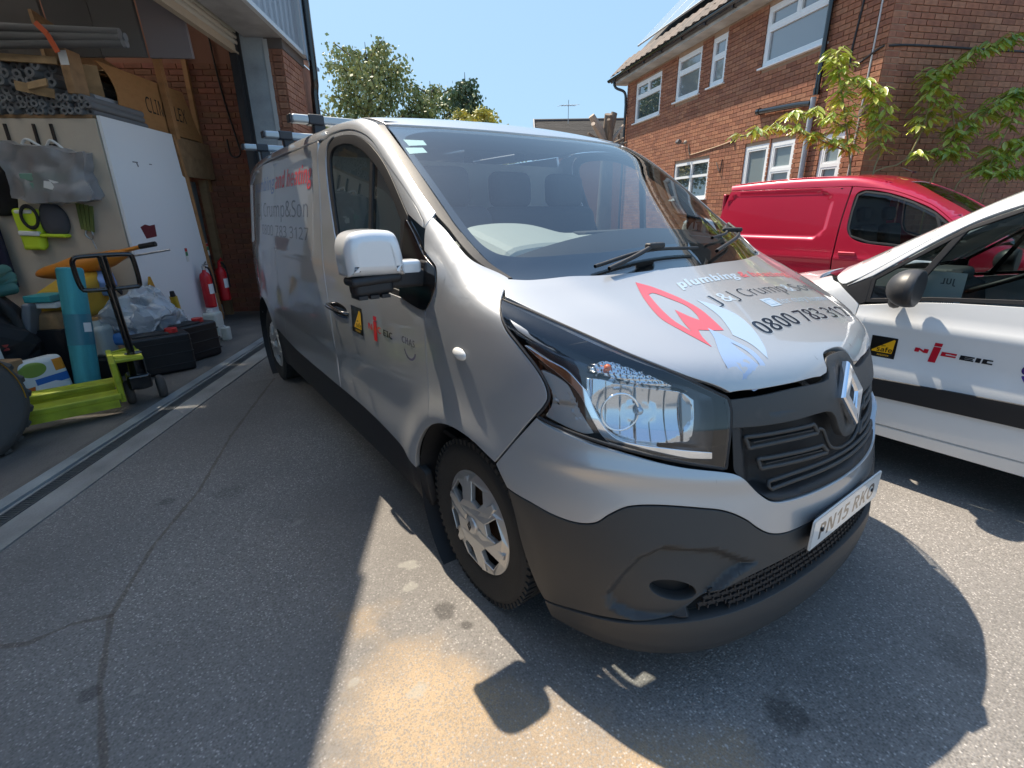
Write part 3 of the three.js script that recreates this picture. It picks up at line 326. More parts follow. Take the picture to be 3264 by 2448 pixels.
  // side details
  for (const s of [1, -1]) {
    const M = (g) => s > 0 ? g : mirrorX(g), MF = (g) => s > 0 ? g : mirrorX(g).translate(-.97, 0, .27);
    const iv = onBody(SD, .03, 1.036); part('side_indicator', M(join([(() => { const g = new THREE.SphereGeometry(1, 24, 12, 0, Math.PI * 2, 0, Math.PI / 2); g.scale(.022, .014, .042); return g.rotateZ(Math.PI / 2).translate(...iv); })()])), phys(.8, .8, .78, .12, 0, { clearcoat: 1 }), vanRoot);
    const hp = onBody(SD, -1.2, 1.0), hz = (z, y, o) => { const p = onBody(SD, z, y); return [p[0] - o, p[1], p[2]]; };
    part('door_handle', [M(tube([hz(-1.34, 1.012, .002), hz(-1.32, 1.014, .03), hz(-1.2, 1.012, .036), hz(-1.09, 1.006, .03), hz(-1.07, 1.0, .0)], .012, 30, 10)), M(panel(SD, [[-1.33, .975], [-1.33, 1.03], [-1.1, 1.025], [-1.09, .975]], { h: .02, lift: .002, rim: .004 }))], blackGloss, vanRoot);
    part('key_cover', M(tube([hz(-1.335, 1.016, .037), hz(-1.2, 1.018, .0475), hz(-1.1, 1.011, .04)], .004, 16, 6)), chrome, vanRoot);
    // mirror
    const mg = new THREE.Group(); mg.name = 'door_mirror'; vanRoot.add(mg); if (s < 0) { mg.position.set(.97, 0, -.27); mg.rotation.y = 1.35; }
    const prof = [[-.098, -.07], [-.102, .02], [-.085, .062], [-.04, .077], [.05, .075], [.078, .058], [.095, .0], [.103, -.074]]; const sh = new THREE.Shape(smoothLine(prof.map((p, i) => i === 0 || i === prof.length - 1 ? [...p, 1] : p), .01).map((p) => new THREE.Vector2(...p)));
    const hg = ext(sh, .10, .03, 5); { const q = hg.attributes.position; for (let i = 0; i < q.count; i++) { const z = q.getZ(i); const k = z > .09 ? 1 - .12 * ((z - .09) / .04) ** 2 : 1; q.setXY(i, q.getX(i) * k, q.getY(i) * k); } }
    part('mirror_shell', MF(smooth(hg).rotateY(-.06).translate(-1.105, 1.352, -.33)), phys(.74, .745, .75, .28, .12, { clearcoat: 1, clearcoatRoughness: .05 }), mg);
    part('mirror_base', [MF(rbox(.18, .03, .1, .014, -1.115, 1.268, -.255, 0, 0, .05)), MF(rbox(.14, .055, .075, .02, -1.125, 1.243, -.25, 0, 0, .05)), MF(rbox(.16, .062, .08, .015, -1.0, 1.262, -.265, 0, 0, -.03)), ...[-1.17, -1.13, -1.09].map((x) => MF(box(.03, .012, .08, x, 1.213, -.25)))], plastic, mg);
    part('mirror_arm_cap', MF(rbox(.09, .055, .07, .016, -.985, 1.298, -.26, 0, 0, 0)), phys(.74, .745, .75, .28, .12, { clearcoat: 1 }), mg);
    part('mirror_glass', MF(rbox(.16, .12, .006, .003, -1.11, 1.35, -.355)), mirrorChrome, mg);
  }
  // flat print on the doors and the load bay
  const decal = (name, z0, z1, y0, y1, w, h, draw, lift = .0015) => { const t = canvasTex(w, h, draw); const m = phys(1, 1, 1, .35, 0, { map: t, transparent: true, clearcoat: .5 }); const g = panel(SD, [[z0, y0, 1], [z1, y0, 1], [z1, y1, 1], [z0, y1, 1]], { h: .05, rim: 0, inset: 0, lift, uv: (u, v) => [(u - z0) / (z1 - z0), (v - y0) / (y1 - y0)] }); part(name, g, m, vanRoot); };
  decal('safety_sticker', -1.02, -.87, .925, 1.055, 256, 256, (x, W, H) => { x.fillStyle = '#0b0b0b'; x.fillRect(0, 0, W, H); x.fillStyle = '#e9b51d'; x.beginPath(); x.moveTo(190, 26); x.lineTo(226, 40); x.lineTo(226, 204); x.lineTo(50, 204); x.closePath(); x.fill(); x.fillStyle = '#111'; x.font = 'bold 62px sans-serif'; x.fillText('safe', 98, 194); x.font = 'bold 26px sans-serif'; x.fillText('gas', 120, 140); x.fillStyle = '#e9b51d'; x.fillText('REGISTER', 76, 240); });
  const nic = (x, W, H, k = 1) => { x.save(); x.scale(W / 600, H / 240); x.fillStyle = '#d8151f'; x.strokeStyle = '#e8e8e8'; const b = (...r) => x.fillRect(...r); x.fillStyle = '#d21a2c'; b(178, 8, 66, 38); b(178, 54, 66, 178); x.font = 'bold 92px sans-serif'; x.save(); x.translate(52, 146); x.scale(1.55, .84); x.fillText('N', 0, 0); x.restore(); x.save(); x.translate(250, 146); x.scale(1.4, .84); x.fillText('C', 0, 0); x.restore(); x.fillStyle = '#141416'; x.save(); x.translate(366, 146); x.scale(1.3, .84); x.fillText('EIC', 0, 0); x.restore(); x.restore(); };
  decal('approval_sticker', -.83, -.49, .93, 1.05, 600, 240, (x, W, H) => nic(x, W, H));
  decal('faded_sticker', -.44, -.26, .92, 1.03, 256, 200, (x, W, H) => { x.globalAlpha = .55; x.fillStyle = '#2a2350'; x.font = 'bold 70px sans-serif'; x.fillText('CHAS', 20, 80); x.strokeStyle = '#3a2d78'; x.lineWidth = 16; x.beginPath(); x.arc(128, 110, 70, .15, Math.PI - .15); x.stroke(); });
  decal('lettering', -3.6, -1.72, 1.30, 1.78, 2048, 512, (x, W, H) => { const wr = (t, a, b, y, s, c, f = 'italic bold') => { x.font = f + ' 100px sans-serif'; const w = x.measureText(t).width; x.save(); x.translate(a * W, y * H); x.scale((b - a) * W / w, s); x.fillStyle = c; x.fillText(t, 0, 0); x.restore(); }; wr('plumbing', .02, .49, .27, 1.35, 'rgba(120,150,205,.55)'); wr('and heating', .5, 1, .27, 1.5, '#e4343a'); wr('J&J Crump&Son', .05, .97, .66, 1.5, 'rgba(60,70,90,.5)', ''); wr('0800 783 3127', .2, .97, .94, 1.1, 'rgba(50,56,72,.45)', ''); }, (p) => press(p) + .0015);  // thin alpha on the print imitates reflections washing over the side
  // wheels, arches, underbody
  const w = makeWheel(.335, .215, .214, 6, wheelSilver);
  for (const z of [0, -3.498]) for (const s of [-1, 1]) { const c = 1; putWheel(vanRoot, w, s * .80, .335, z, s > 0); const lin_ = new THREE.CylinderGeometry(.435, .435, .34, 32, 1, true, -.08, Math.PI + .16).rotateZ(Math.PI / 2).rotateX(-Math.PI / 2 - 0).translate(s * .765, .345, z + (z ? .04 : .03)); part('arch_liner', lin_, plastic, vanRoot); part('arch_wall', cyl(.40, .40, .01, s * .6, .40, z + .03, 0, 0, Math.PI / 2, 32), plastic, vanRoot); }
  part('underbody', [box(1.1, .14, 4.6, 0, .30, -1.9), box(1.8, .04, 2.3, 0, .46, -1.72)], plastic, vanRoot);  // solid underside, put in to block light under the body
  part('engine_bay', [box(.8, .5, .6, 0, .6, .2), box(1.3, .05, .4, 0, 1.0, .0)], std(.01, .01, .01, .9), vanRoot);
  part('scuttle_light_block', panel(TD, [[-.8, -.02, 1], [-.8, .12, 1], [-.5, .24, 1], [0, .3, 1], [.5, .24, 1], [.8, .12, 1], [.8, -.02, 1]], { h: .05, lift: -.035, rim: 0, inset: 0 }), plastic, vanRoot);  // hidden panel added under the windscreen base to stop sun leaking through
  part('bonnet_light_block', panel(TD, symLine([[0, .3], [-.7, .15, 1], [-.78, .2, 1], [-.6, .56], [-.45, .68, 1], [0, .72]]), { h: .06, lift: -.05, rim: 0, inset: 0 }), plastic, vanRoot);  // inner layer added beneath the bonnet against light leaks
  part('nose_light_block', panel(ND, symLine([[0, .8], [-.5, .8], [-.75, .72, 1], [-.72, .3], [-.5, .24, 1], [0, .24]]), { h: .06, lift: -.13, rim: 0, inset: 0 }), plastic, vanRoot);  // hidden panel added behind the grille to block leaking sun
  part('firewall_light_block', box(1.5, .75, .03, 0, .82, -.02), plastic, vanRoot);  // inner wall added to keep cab sunlight from reaching the ground
  // cab
  const dashMat = std(.29, .305, .275, .65, 0, { bumpMap: grain8, bumpScale: .0006 }), seatMat = std(.035, .037, .04, .9, 0, { bumpMap: grain3, bumpScale: .001 }), trim = std(.16, .165, .17, .7);
  const dp = [[.17, 1.10], [.15, 1.235], [.08, 1.285], [-.1, 1.335], [-.3, 1.375], [-.38, 1.37], [-.43, 1.32], [-.45, 1.1], [-.36, .8], [.16, .8]];
  part('dashboard', [(() => { const g = ext(poly(dp), 1.5, .012).rotateY(-Math.PI / 2).translate(.75, 0, 0), p = g.attributes.position; for (let i = 0; i < p.count; i++) { const z = p.getZ(i); if (z > -.15) p.setXYZ(i, p.getX(i) * .9, p.getY(i), z > .1 ? z - .32 * p.getX(i) ** 2 : z - .15 * p.getX(i) ** 2); } return g; })(), (() => { const q = smoothLine([[-.70, 1.2, 1], [-.70, 1.34], [-.66, 1.41], [-.56, 1.43], [-.42, 1.432], [-.3, 1.42], [-.14, 1.385], [.02, 1.36], [.03, 1.2, 1]], .04), g = ext(poly(q), .30, .035, 3).translate(0, 0, -.40), p = g.attributes.position; for (let i = 0; i < p.count; i++) { const z = p.getZ(i); p.setY(i, p.getY(i) - Math.max(0, z + .26) * .42); } g.computeVertexNormals(); return g; })()], dashMat, vanRoot);
  for (let k = 0; k < 2; k++) for (let i = 0; i < 7; i++) part('dash_vent', box(.04, .012, .03, (k ? .40 : 0) + i * .048, 1.369, -.26, .2), plastic, vanRoot);
  part('dash_recess', rbox(.36, .03, .1, .012, .12, 1.372, -.36), seatMat, vanRoot);
  part('steering_wheel', new THREE.TorusGeometry(.185, .016, 10, 40).rotateX(-1.05).translate(-.42, 1.2, -.62), plastic, vanRoot);
  const seat = (x, wd, dz = 0) => { const g = new THREE.Group(); g.name = 'seat'; vanRoot.add(g); part('cushion', rbox(wd, .16, .5, .06, x, .82, -.85 + dz, .1), seatMat, g); part('backrest', rbox(wd, .66, .15, .07, x, 1.18, -1.18 + dz, -.18, 0, 0, 4), seatMat, g); for (let k = 0; k < (wd > .6 ? 2 : 1); k++) { const hx = wd > .6 ? x - wd / 4 + k * wd / 2 : x; part('headrest', [rbox(.28, .2, .11, .05, hx, 1.60, -1.26 + dz, -.1, 0, 0, 4), cyl(.006, .006, .12, hx - .06, 1.49, -1.25 + dz), cyl(.006, .006, .12, hx + .06, 1.49, -1.25 + dz)], seatMat, g); } };
  seat(-.42, .5, .28); seat(.34, .86, .1);
  part('bulkhead', box(1.66, 1.3, .02, 0, 1.12, -1.5), std(.42, .43, .43, .6), vanRoot); part('headlining', box(1.5, .02, .62, 0, 1.855, -1.2), trim, vanRoot); part('cab_floor', box(1.7, .02, 1.6, 0, .6, -.7), plastic, vanRoot);
  part('door_card', [box(.03, .55, 1.05, -.9, .92, -.85), box(.03, .55, 1.05, .9, .92, -.85)], trim, vanRoot);
  for (const q of [[[-.752, -.708, 1], [-.668, -.69, 1], [-.672, -.65, 1], [-.752, -.656, 1]], [[-.775, -.646, 1], [-.70, -.634, 1], [-.70, -.596, 1], [-.778, -.602, 1]]]) part('windscreen_sticker', panel(TD, q, { h: .03, lift: -.009, rim: 0, inset: 0 }), std(.5, .66, .6, .6), vanRoot);
  // wipers
  const G = (x, z, l) => { const p = onBody(TD, x, z); return [p[0], p[1] + l, p[2] + l * .5]; };
  part('wiper', [tube([G(-.47, .155, .012), G(-.2, .155, .018), G(.1, .165, .014)], .007, 20, 6), tube([G(-.44, .19, .02), G(-.3, .178, .03), G(-.17, .157, .04)], .008, 16, 6), rbox(.09, .022, .03, .008, ...G(-.17, .157, .034))], plastic, vanRoot);
  part('wiper', [tube([G(.64, -.05, .012), G(.5, .04, .016), G(.3, .10, .014)], .007, 20, 6), tube([G(.63, -.04, .03), G(.56, .06, .034), G(.2, .19, .02)], .008, 20, 6), rbox(.03, .02, .09, .008, ...G(.57, .02, .03), 0, .7)], plastic, vanRoot);
}
// ---------- two compact vans of one shape: white (nose away) and red (nose towards us) ----------
const carTop = interp([[-3.5, 1.74], [-2.6, 1.80], [-1.9, 1.812], [-1.5, 1.79], [-1.25, 1.735], [-1.0, 1.63], [-.5, 1.345], [-.1, 1.115], [.05, 1.055], [.3, 1.005], [.55, .93], [.75, .83], [.9, .7]]);
const carNose = interp([[.1, .62], [.2, .72], [.35, .80], [.55, .82], [.7, .80], [.85, .74], [.95, .62], [1.1, .3], [1.5, -.6], [2, -2]]);
const carHalf = interp([[.15, .83], [.3, .872], [.5, .9], [.75, .905], [.95, .893], [1.1, .868], [1.3, .828], [1.55, .772], [1.75, .72], [1.9, .68]]);
function carSdf(x, y, z) {
  const a = Math.abs(x), zs = z + (.26 - .14 * sstep(.0, -1.0, z)) * a * a, e = 1e-3, st = (carTop(zs + e) - carTop(zs - e)) / (2 * e), ft = (y - carTop(zs) + .04 * a * a * sstep(-.6, -1.3, z) + .03 * a * a) / Math.sqrt(1 + st * st);
  const sn = (carNose(y + e) - carNose(y - e)) / (2 * e), P = .32 * a * a + .35 * a ** 6, ff = (z - carNose(y) + P) / Math.sqrt(1 + sn * sn + (.64 * a + 2.1 * a ** 5) ** 2);
  let X = carHalf(y); if (z > 0) X -= .18 * z * z; if (z < -2.4) X -= .05 * ((z + 2.4) / .9) ** 2; for (const c of [0, -2.728]) { const r = Math.hypot(z - c, y - .31); X += .014 * gauss(Math.max(r - .4, 0), .05) * sstep(.33, .4, r); }
  return smax(smax(smax(ft, ff, .05), (a - X) * .985, .11), -3.32 - z + .08 * a * a, .15);
}
const carGeo = {};
{
  const SD = sideDom(carSdf), TD = topDom(carSdf), ND = noseDom(carSdf), g = carGeo, arc = (c) => arcPts(c, .31, .365, .35, Math.PI - .35, 12), o = { h: .05 };
  g.bonnet = panel(TD, symLine([[0, .02], [-.4, -.02], [-.72, -.13, 1], [-.76, -.02], [-.7, .28], [-.55, .5, 1], [-.3, .6], [0, .64]]), o);
  g.windscreen = panel(TD, symLine([[0, -1.19], [-.4, -1.2], [-.62, -1.21, 1], [-.69, -.7], [-.73, -.22, 1], [-.4, -.06], [0, 0]]), { ...o, rim: 0, lift: -.005 });
  g.roof = panel(TD, symLine([[0, -1.2], [-.4, -1.21], [-.625, -1.23, 1], [-.64, -1.8], [-.63, -3.1, 1], [0, -3.18]]), { h: .08 });
  g.side_frame = panel(SD, [[-.26, 1.10, 1], [-.34, 1.07], [-.79, 1.425], [-1.0, 1.53], [-1.25, 1.615], [-1.6, 1.665, 1], [-3.1, 1.67, 1], [-3.12, 1.73, 1], [-1.9, 1.772], [-1.45, 1.755], [-1.2, 1.70], [-.95, 1.585], [-.6, 1.38], [-.28, 1.175], [-.2, 1.125, 1]], o);
  g.front_wing = panel(SD, [[.6, .64, 1], [.5, .84], [.28, .97], [-.05, 1.04], [-.2, 1.09], [-.3, 1.07, 1], [-.43, .968, 1], [-.42, .6], [-.44, .34, 1], [-.36, .34, 1], ...arc(0).slice().reverse(), [.4, .42, 1], [.55, .5, 1]], o);
  g.front_door = panel(SD, [[-.436, .965, 1], [-.75, 1.018], [-1.3, 1.06], [-1.47, 1.11], [-1.545, 1.2], [-1.565, 1.4], [-1.556, 1.58], [-1.48, 1.622], [-1.25, 1.585], [-1.0, 1.5], [-.79, 1.395], [-.46, 1.125, 1], [-.35, 1.06, 1], [-.79, 1.42], [-1.0, 1.525], [-1.25, 1.61], [-1.61, 1.66, 1], [-1.625, 1.3], [-1.615, .9], [-1.6, .33, 1], [-.45, .31, 1], [-.427, .6]], { ...o, lift: (p) => .012 * gauss(p[1] - .88, .03) - .010 * gauss(p[1] - .72, .05) });
  const press = (p) => { const dx = Math.max(-3.1 - p[2], p[2] + 1.78) + .16, dy = Math.max(1.09 - p[1], p[1] - 1.62) + .16; return -.016 * sstep(.01, -.02, Math.hypot(Math.max(dx, 0), Math.max(dy, 0)) + Math.min(Math.max(dx, dy), 0) - .16) + .010 * gauss(p[1] - .88, .03); };
  g.rear_side = panel(SD, [[-1.615, .33, 1], [-1.63, .9], [-1.64, 1.3], [-1.625, 1.66, 1], [-3.1, 1.66, 1], [-3.2, 1.2], [-3.22, .5, 1], [-3.09, .42, 1], ...arc(-2.728).slice().reverse(), [-2.36, .34, 1]], { h: .035, lift: press });
  g.sill = panel(SD, [[-.36, .335, 1], [-.45, .302], [-1.6, .322], [-2.36, .335, 1], [-2.34, .25, 1], [-.38, .235, 1]], { ...o, lift: -.004 });
  g.moulding = panel(SD, [[-.44, .475, 1], [-.44, .575, 1], [-1.0, .60], [-1.6, .615, 1], [-1.6, .50, 1], [-1.0, .49]], { ...o, lift: .012, rim: .02 }); g.rear_moulding = panel(SD, [[-1.63, .50, 1], [-1.63, .615, 1], [-2.33, .615, 1], [-2.36, .50, 1]], { ...o, lift: .012, rim: .02 });
  const gl = [[-1.5, 1.13], [-1.545, 1.22], [-1.555, 1.4], [-1.545, 1.575], [-1.47, 1.61], [-1.25, 1.575], [-1.0, 1.49], [-.79, 1.385], [-.46, 1.115, 1], [-.46, .985, 1], [-.75, 1.028], [-1.3, 1.072]];
  g.door_window = panel(SD, gl, { ...o, lift: -.012, rim: 0 });
  const ins = insetPoly(gl.map((p) => [p[0], p[1]]), .016); g.window_seal = panel(SD, [...gl, gl[0], ins[0], ...ins.slice(1).reverse(), ins[0]].map((p) => [p[0], p[1], 1]), { ...o, h: .04, lift: -.003, rim: .012, inset: 0 });
  g.mirror_triangle = panel(SD, [[-.30, 1.065, 1], [-.46, 1.115, 1], [-.46, .985, 1], [-.434, .968, 1]].map(([z, y], i) => i === 0 ? [-.305, 1.07, 1] : [z, y, 1]), { ...o, lift: -.002 });
  g.quarter_bar = panel(SD, [[-.80, 1.385, 1], [-.765, 1.37, 1], [-.60, 1.02, 1], [-.635, 1.02, 1]], { ...o, lift: -.004, rim: .02 });
  g.bumper = panel(ND, symLine([[0, .72], [-.5, .72], [-.8, .66], [-.93, .62, 1], [-.95, .42], [-.9, .28, 1], [-.6, .2], [0, .19]]), o); g.grille = panel(ND, symLine([[0, .86], [-.4, .86], [-.55, .84, 1], [-.6, .74, 1], [0, .73]]), o); g.headlight = panel(ND, [[-.58, .86, 1], [-.9, .99], [-1.05, .98, 1], [-.96, .70, 1], [-.8, .68], [-.62, .735, 1]], o);
  g.wheel = makeWheel(.31, .2, .195, 7, wheelSilver);
  const v = []; v.push((() => { const s = new THREE.SphereGeometry(1, 28, 18); const p = s.attributes.position; for (let i = 0; i < p.count; i++) { const z = p.getZ(i); p.setXYZ(i, p.getX(i) * .105, p.getY(i) * .092 + .012 * p.getX(i), Math.max(z, -.35) * .10); } s.computeVertexNormals(); return s.translate(-1.005, 1.095, -.68); })(), tube([[-.9, 1.0, -.60], [-.94, 1.01, -.61], [-.98, 1.05, -.63]], .03, 12, 10)); g.mirror = v;
}
function smallVan(name, label, paint, at, turn, extras) {
  const r = thing(name, label, 'van', at, turn), g = carGeo, pair = (n, q, m) => { const qq = Array.isArray(q) ? join(q) : q; part(n, qq, m, r); part(n, mirrorX(qq), m, r); };
  part('bonnet', g.bonnet, paint, r); part('windscreen', g.windscreen, carGlass, r); part('roof', g.roof, paint, r);
  for (const n of ['side_frame', 'front_wing', 'front_door', 'rear_side', 'sill']) pair(n, g[n], paint); for (const n of ['moulding', 'rear_moulding', 'window_seal', 'mirror_triangle', 'quarter_bar']) pair(n, g[n], plastic);
  pair('door_window', g.door_window, carGlass); pair('headlight', g.headlight, std(.6, .62, .65, .1, .6)); part('bumper', g.bumper, paint, r); part('grille', g.grille, plastic, r); pair('door_mirror', g.mirror, std(.03, .03, .032, .45)); pair('door_handle', rbox(.03, .035, .18, .012, -.905, .95, -1.48), paint);
  part('rear_doors', rbox(1.2, 1.3, .05, .02, 0, .98, -3.26), paint, r);
  for (const z of [0, -2.728]) for (const s of [-1, 1]) { putWheel(r, g.wheel, s * .76, .31, z, s > 0); part('arch_liner', new THREE.CylinderGeometry(.37, .37, .3, 28, 1, true, -.05, Math.PI + .1).rotateZ(Math.PI / 2).rotateX(-Math.PI / 2).translate(s * .74, .31, z), plastic, r); }
  part('underbody', [box(1.2, .12, 3.2, 0, .27, -1.4), box(1.55, .03, 1.9, 0, .4, -1.36)], plastic, r); part('bulkhead', box(1.5, 1.2, .02, 0, 1.05, -1.72), plastic, r);
  part('dashboard', [ext(poly([[-.05, 1.0], [-.15, 1.03], [-.5, 1.02], [-.62, .97], [-.66, .8], [-.6, .6], [-.05, .6]]), 1.5, .01).rotateY(-Math.PI / 2).translate(.75, 0, 0), rbox(.36, .1, .2, .04, -.36, 1.04, -.5)], std(.05, .052, .055, .6), r); part('steering_wheel', new THREE.TorusGeometry(.18, .016, 10, 36).rotateX(-1.1).translate(-.36, 1.02, -.78), plastic, r);
  part('dash_vent', [-.04, .08, .62].map((x) => cyl(.05, .05, .05, x, 1.05, -.6, 1.3)), std(.04, .04, .04, .5), r);
  for (const x of [-.38, .38]) { const s = new THREE.Group(); s.name = 'seat'; r.add(s); part('backrest', rbox(.48, .6, .13, .06, x, .95, -1.5, -.15), rubber, s); part('cushion', rbox(.48, .14, .48, .06, x, .6, -1.2), rubber, s); part('headrest', rbox(.26, .17, .1, .05, x, 1.36, -1.58, -.1), rubber, s); }
  extras?.(r); return r;
}
const whitePaint = phys(.80, .81, .81, .3, 0, { clearcoat: 1, clearcoatRoughness: .04 }), redPaint = phys(.44, .007, .034, .32, .25, { clearcoat: 1, clearcoatRoughness: .05 });
smallVan('small_van', 'white compact van with trade stickers on its door, parked alongside the silver van', whitePaint, [2.325, 0, -.1], Math.PI, (r) => {
  const SD = sideDom(carSdf), dec = (name, z0, z1, y0, y1, w, h, draw) => { const t = canvasTex(w, h, draw), g = mirrorX(panel(SD, [[z0, y0, 1], [z1, y0, 1], [z1, y1, 1], [z0, y1, 1]], { h: .05, rim: 0, inset: 0, lift: (p) => .012 * gauss(p[1] - .88, .03) - .010 * gauss(p[1] - .72, .05) + .002, uv: (u, v) => [(z1 - u) / (z1 - z0), (v - y0) / (y1 - y0)] })); part(name, g, phys(1, 1, 1, .35, 0, { map: t, transparent: true, clearcoat: .5 }), r); };
  dec('safety_sticker', -.655, -.535, .70, .815, 256, 256, (x) => { x.fillStyle = '#0b0b0b'; x.fillRect(0, 0, 256, 256); x.fillStyle = '#f0b41a'; x.beginPath(); x.moveTo(222, 20); x.lineTo(236, 30); x.lineTo(222, 196); x.lineTo(22, 196); x.lineTo(18, 180); x.closePath(); x.fill(); x.fillStyle = '#2a1a05'; x.font = 'bold 78px sans-serif'; x.fillText('safe', 66, 186); x.font = 'bold 26px sans-serif'; x.fillText('gas', 108, 118); x.fillStyle = '#f0b41a'; x.fillText('REGISTER', 80, 236); });
  dec('approval_sticker', -1.04, -.72, .715, .83, 600, 240, (x) => { x.fillStyle = '#c4102c'; const b = (...q) => x.fillRect(...q); x.transform(1, 0, -.12, 1, 20, 0); b(152, 8, 58, 36); b(152, 52, 58, 172); const L = (pts) => { x.beginPath(); pts.forEach(([a, c], i) => i ? x.lineTo(a, c) : x.moveTo(a, c)); x.closePath(); x.fill(); }; L([[20, 138], [20, 92], [52, 92], [90, 114], [90, 92], [126, 92], [126, 138], [96, 138], [56, 114], [56, 138]]); b(226, 92, 112, 16); b(226, 92, 34, 46); b(226, 122, 112, 16); b(300, 104, 38, 8); x.fillStyle = '#14161f'; b(366, 96, 100, 14); b(366, 96, 34, 48); b(366, 114, 92, 12); b(366, 130, 100, 14); b(478, 96, 34, 48); b(524, 96, 86, 14); b(524, 96, 32, 48); b(524, 130, 86, 14); });
  dec('contractor_sticker', -1.36, -1.13, .66, .80, 300, 220, (x) => { x.fillStyle = '#3b1a70'; x.font = 'bold 92px sans-serif'; x.fillText('CHAS', 10, 90); x.strokeStyle = '#4a2a90'; x.lineWidth = 22; x.beginPath(); x.arc(150, 70, 120, .35, Math.PI - .25); x.stroke(); });
  const t = canvasTex(256, 256, (x) => { x.fillStyle = '#d8dcdc'; x.fillRect(0, 0, 256, 256); x.fillStyle = '#555c62'; x.font = 'bold 60px sans-serif'; x.save(); x.translate(190, 90); x.scale(-1, 1); x.fillText('JUL', 0, 0); x.restore(); x.font = 'bold 40px sans-serif'; x.fillText('insulation', 22, 236); });
  part('paper_notice', new THREE.PlaneGeometry(.16, .17).rotateY(Math.PI / 2 - .1).rotateX(0).translate(.80, 1.08, -.76), std(1, 1, 1, .7, 0, { map: t, side: THREE.DoubleSide }), r);
});
smallVan('small_van', 'dusty red compact van parked between the white van and the brick house', redPaint, [5.6, .03, .47], 0, (r) => {
  part('roof_aerial', [cyl(.02, .025, .02, 0, 1.81, -1.3), rod([0, 1.81, -1.3], [0, 1.86, -1.42], .006)], plastic, r);
});
// ---------- ground ----------
const WN = 1024, wj = new Float32Array(WN * WN * 3); for (let j = 0; j < WN; j++) for (let i = 0; i < WN; i++) { const o = 3 * (j * WN + i); wj[o] = .15 + .7 * hash(i, j, 5); wj[o + 1] = .15 + .7 * hash(i, j, 9); wj[o + 2] = hash(i, j, 77); }
let wId = 0; const worley = (x, y) => { const xi = Math.floor(x), yi = Math.floor(y); let d = 9; for (let i = -1; i < 2; i++) for (let j = -1; j < 2; j++) { const a = xi + i, b = yi + j, o = 3 * ((b & 1023) * WN + (a & 1023)), dx = a + wj[o] - x, dy = b + wj[o + 1] - y, q = dx * dx + dy * dy; if (q < d) { d = q; wId = wj[o + 2]; } } return Math.sqrt(d); };
const sandLine = [[-1.40, -.30], [-1.26, -.13], [-1.16, .07], [-1.06, .27], [-.99, .40], [-.92, .51], [-.85, .63], [-.76, .76], [-.64, .875], [-.60, .97], [-.63, 1.05], [-.9, 1.3], [-1.9, 1.2], [-1.75, .5], [-1.52, .2], [-1.40, .0]];
const cracks = [[[-.75, -4.0], [-1.178, -3.044], [-1.485, -2.352], [-1.749, -1.627], [-1.979, -1.183], [-2.126, -.761], [-2.148, -.402], [-2.125, -.066], [-2.2, .4]], [[-2.126, -.761], [-2.25, -.80], [-2.371, -.779], [-2.6, -.9]]];
const segDist = (line, x, y) => { let d = 9; for (let i = 1; i < line.length; i++) { const [ax, ay] = line[i - 1], [bx, by] = line[i], ex = bx - ax, ey = by - ay, t = Math.max(0, Math.min(1, ((x - ax) * ex + (y - ay) * ey) / (ex * ex + ey * ey))); const px = x - ax - t * ex, py = y - ay - t * ey; d = Math.min(d, px * px + py * py); } return Math.sqrt(d); };
const spots = [[-1.063, .005, .05, .5], [-.409, 1.011, .09, .45], [-2.177, -.382, .04, .6], [-1.9, -1.6, .05, .65], [-1.03, .12, .03, .5], [-1.6, -1.5, .12, .8], [-.2, 1.1, .25, .85], [.3, 1.25, .1, .8]];
const pale = [[-1.065, -.333, .06], [-1.383, -.963, .035], [-1.12, -.2, .04], [-1.3, .25, .05], [-2.05, -.3, .02], [-1.45, .1, .035]];
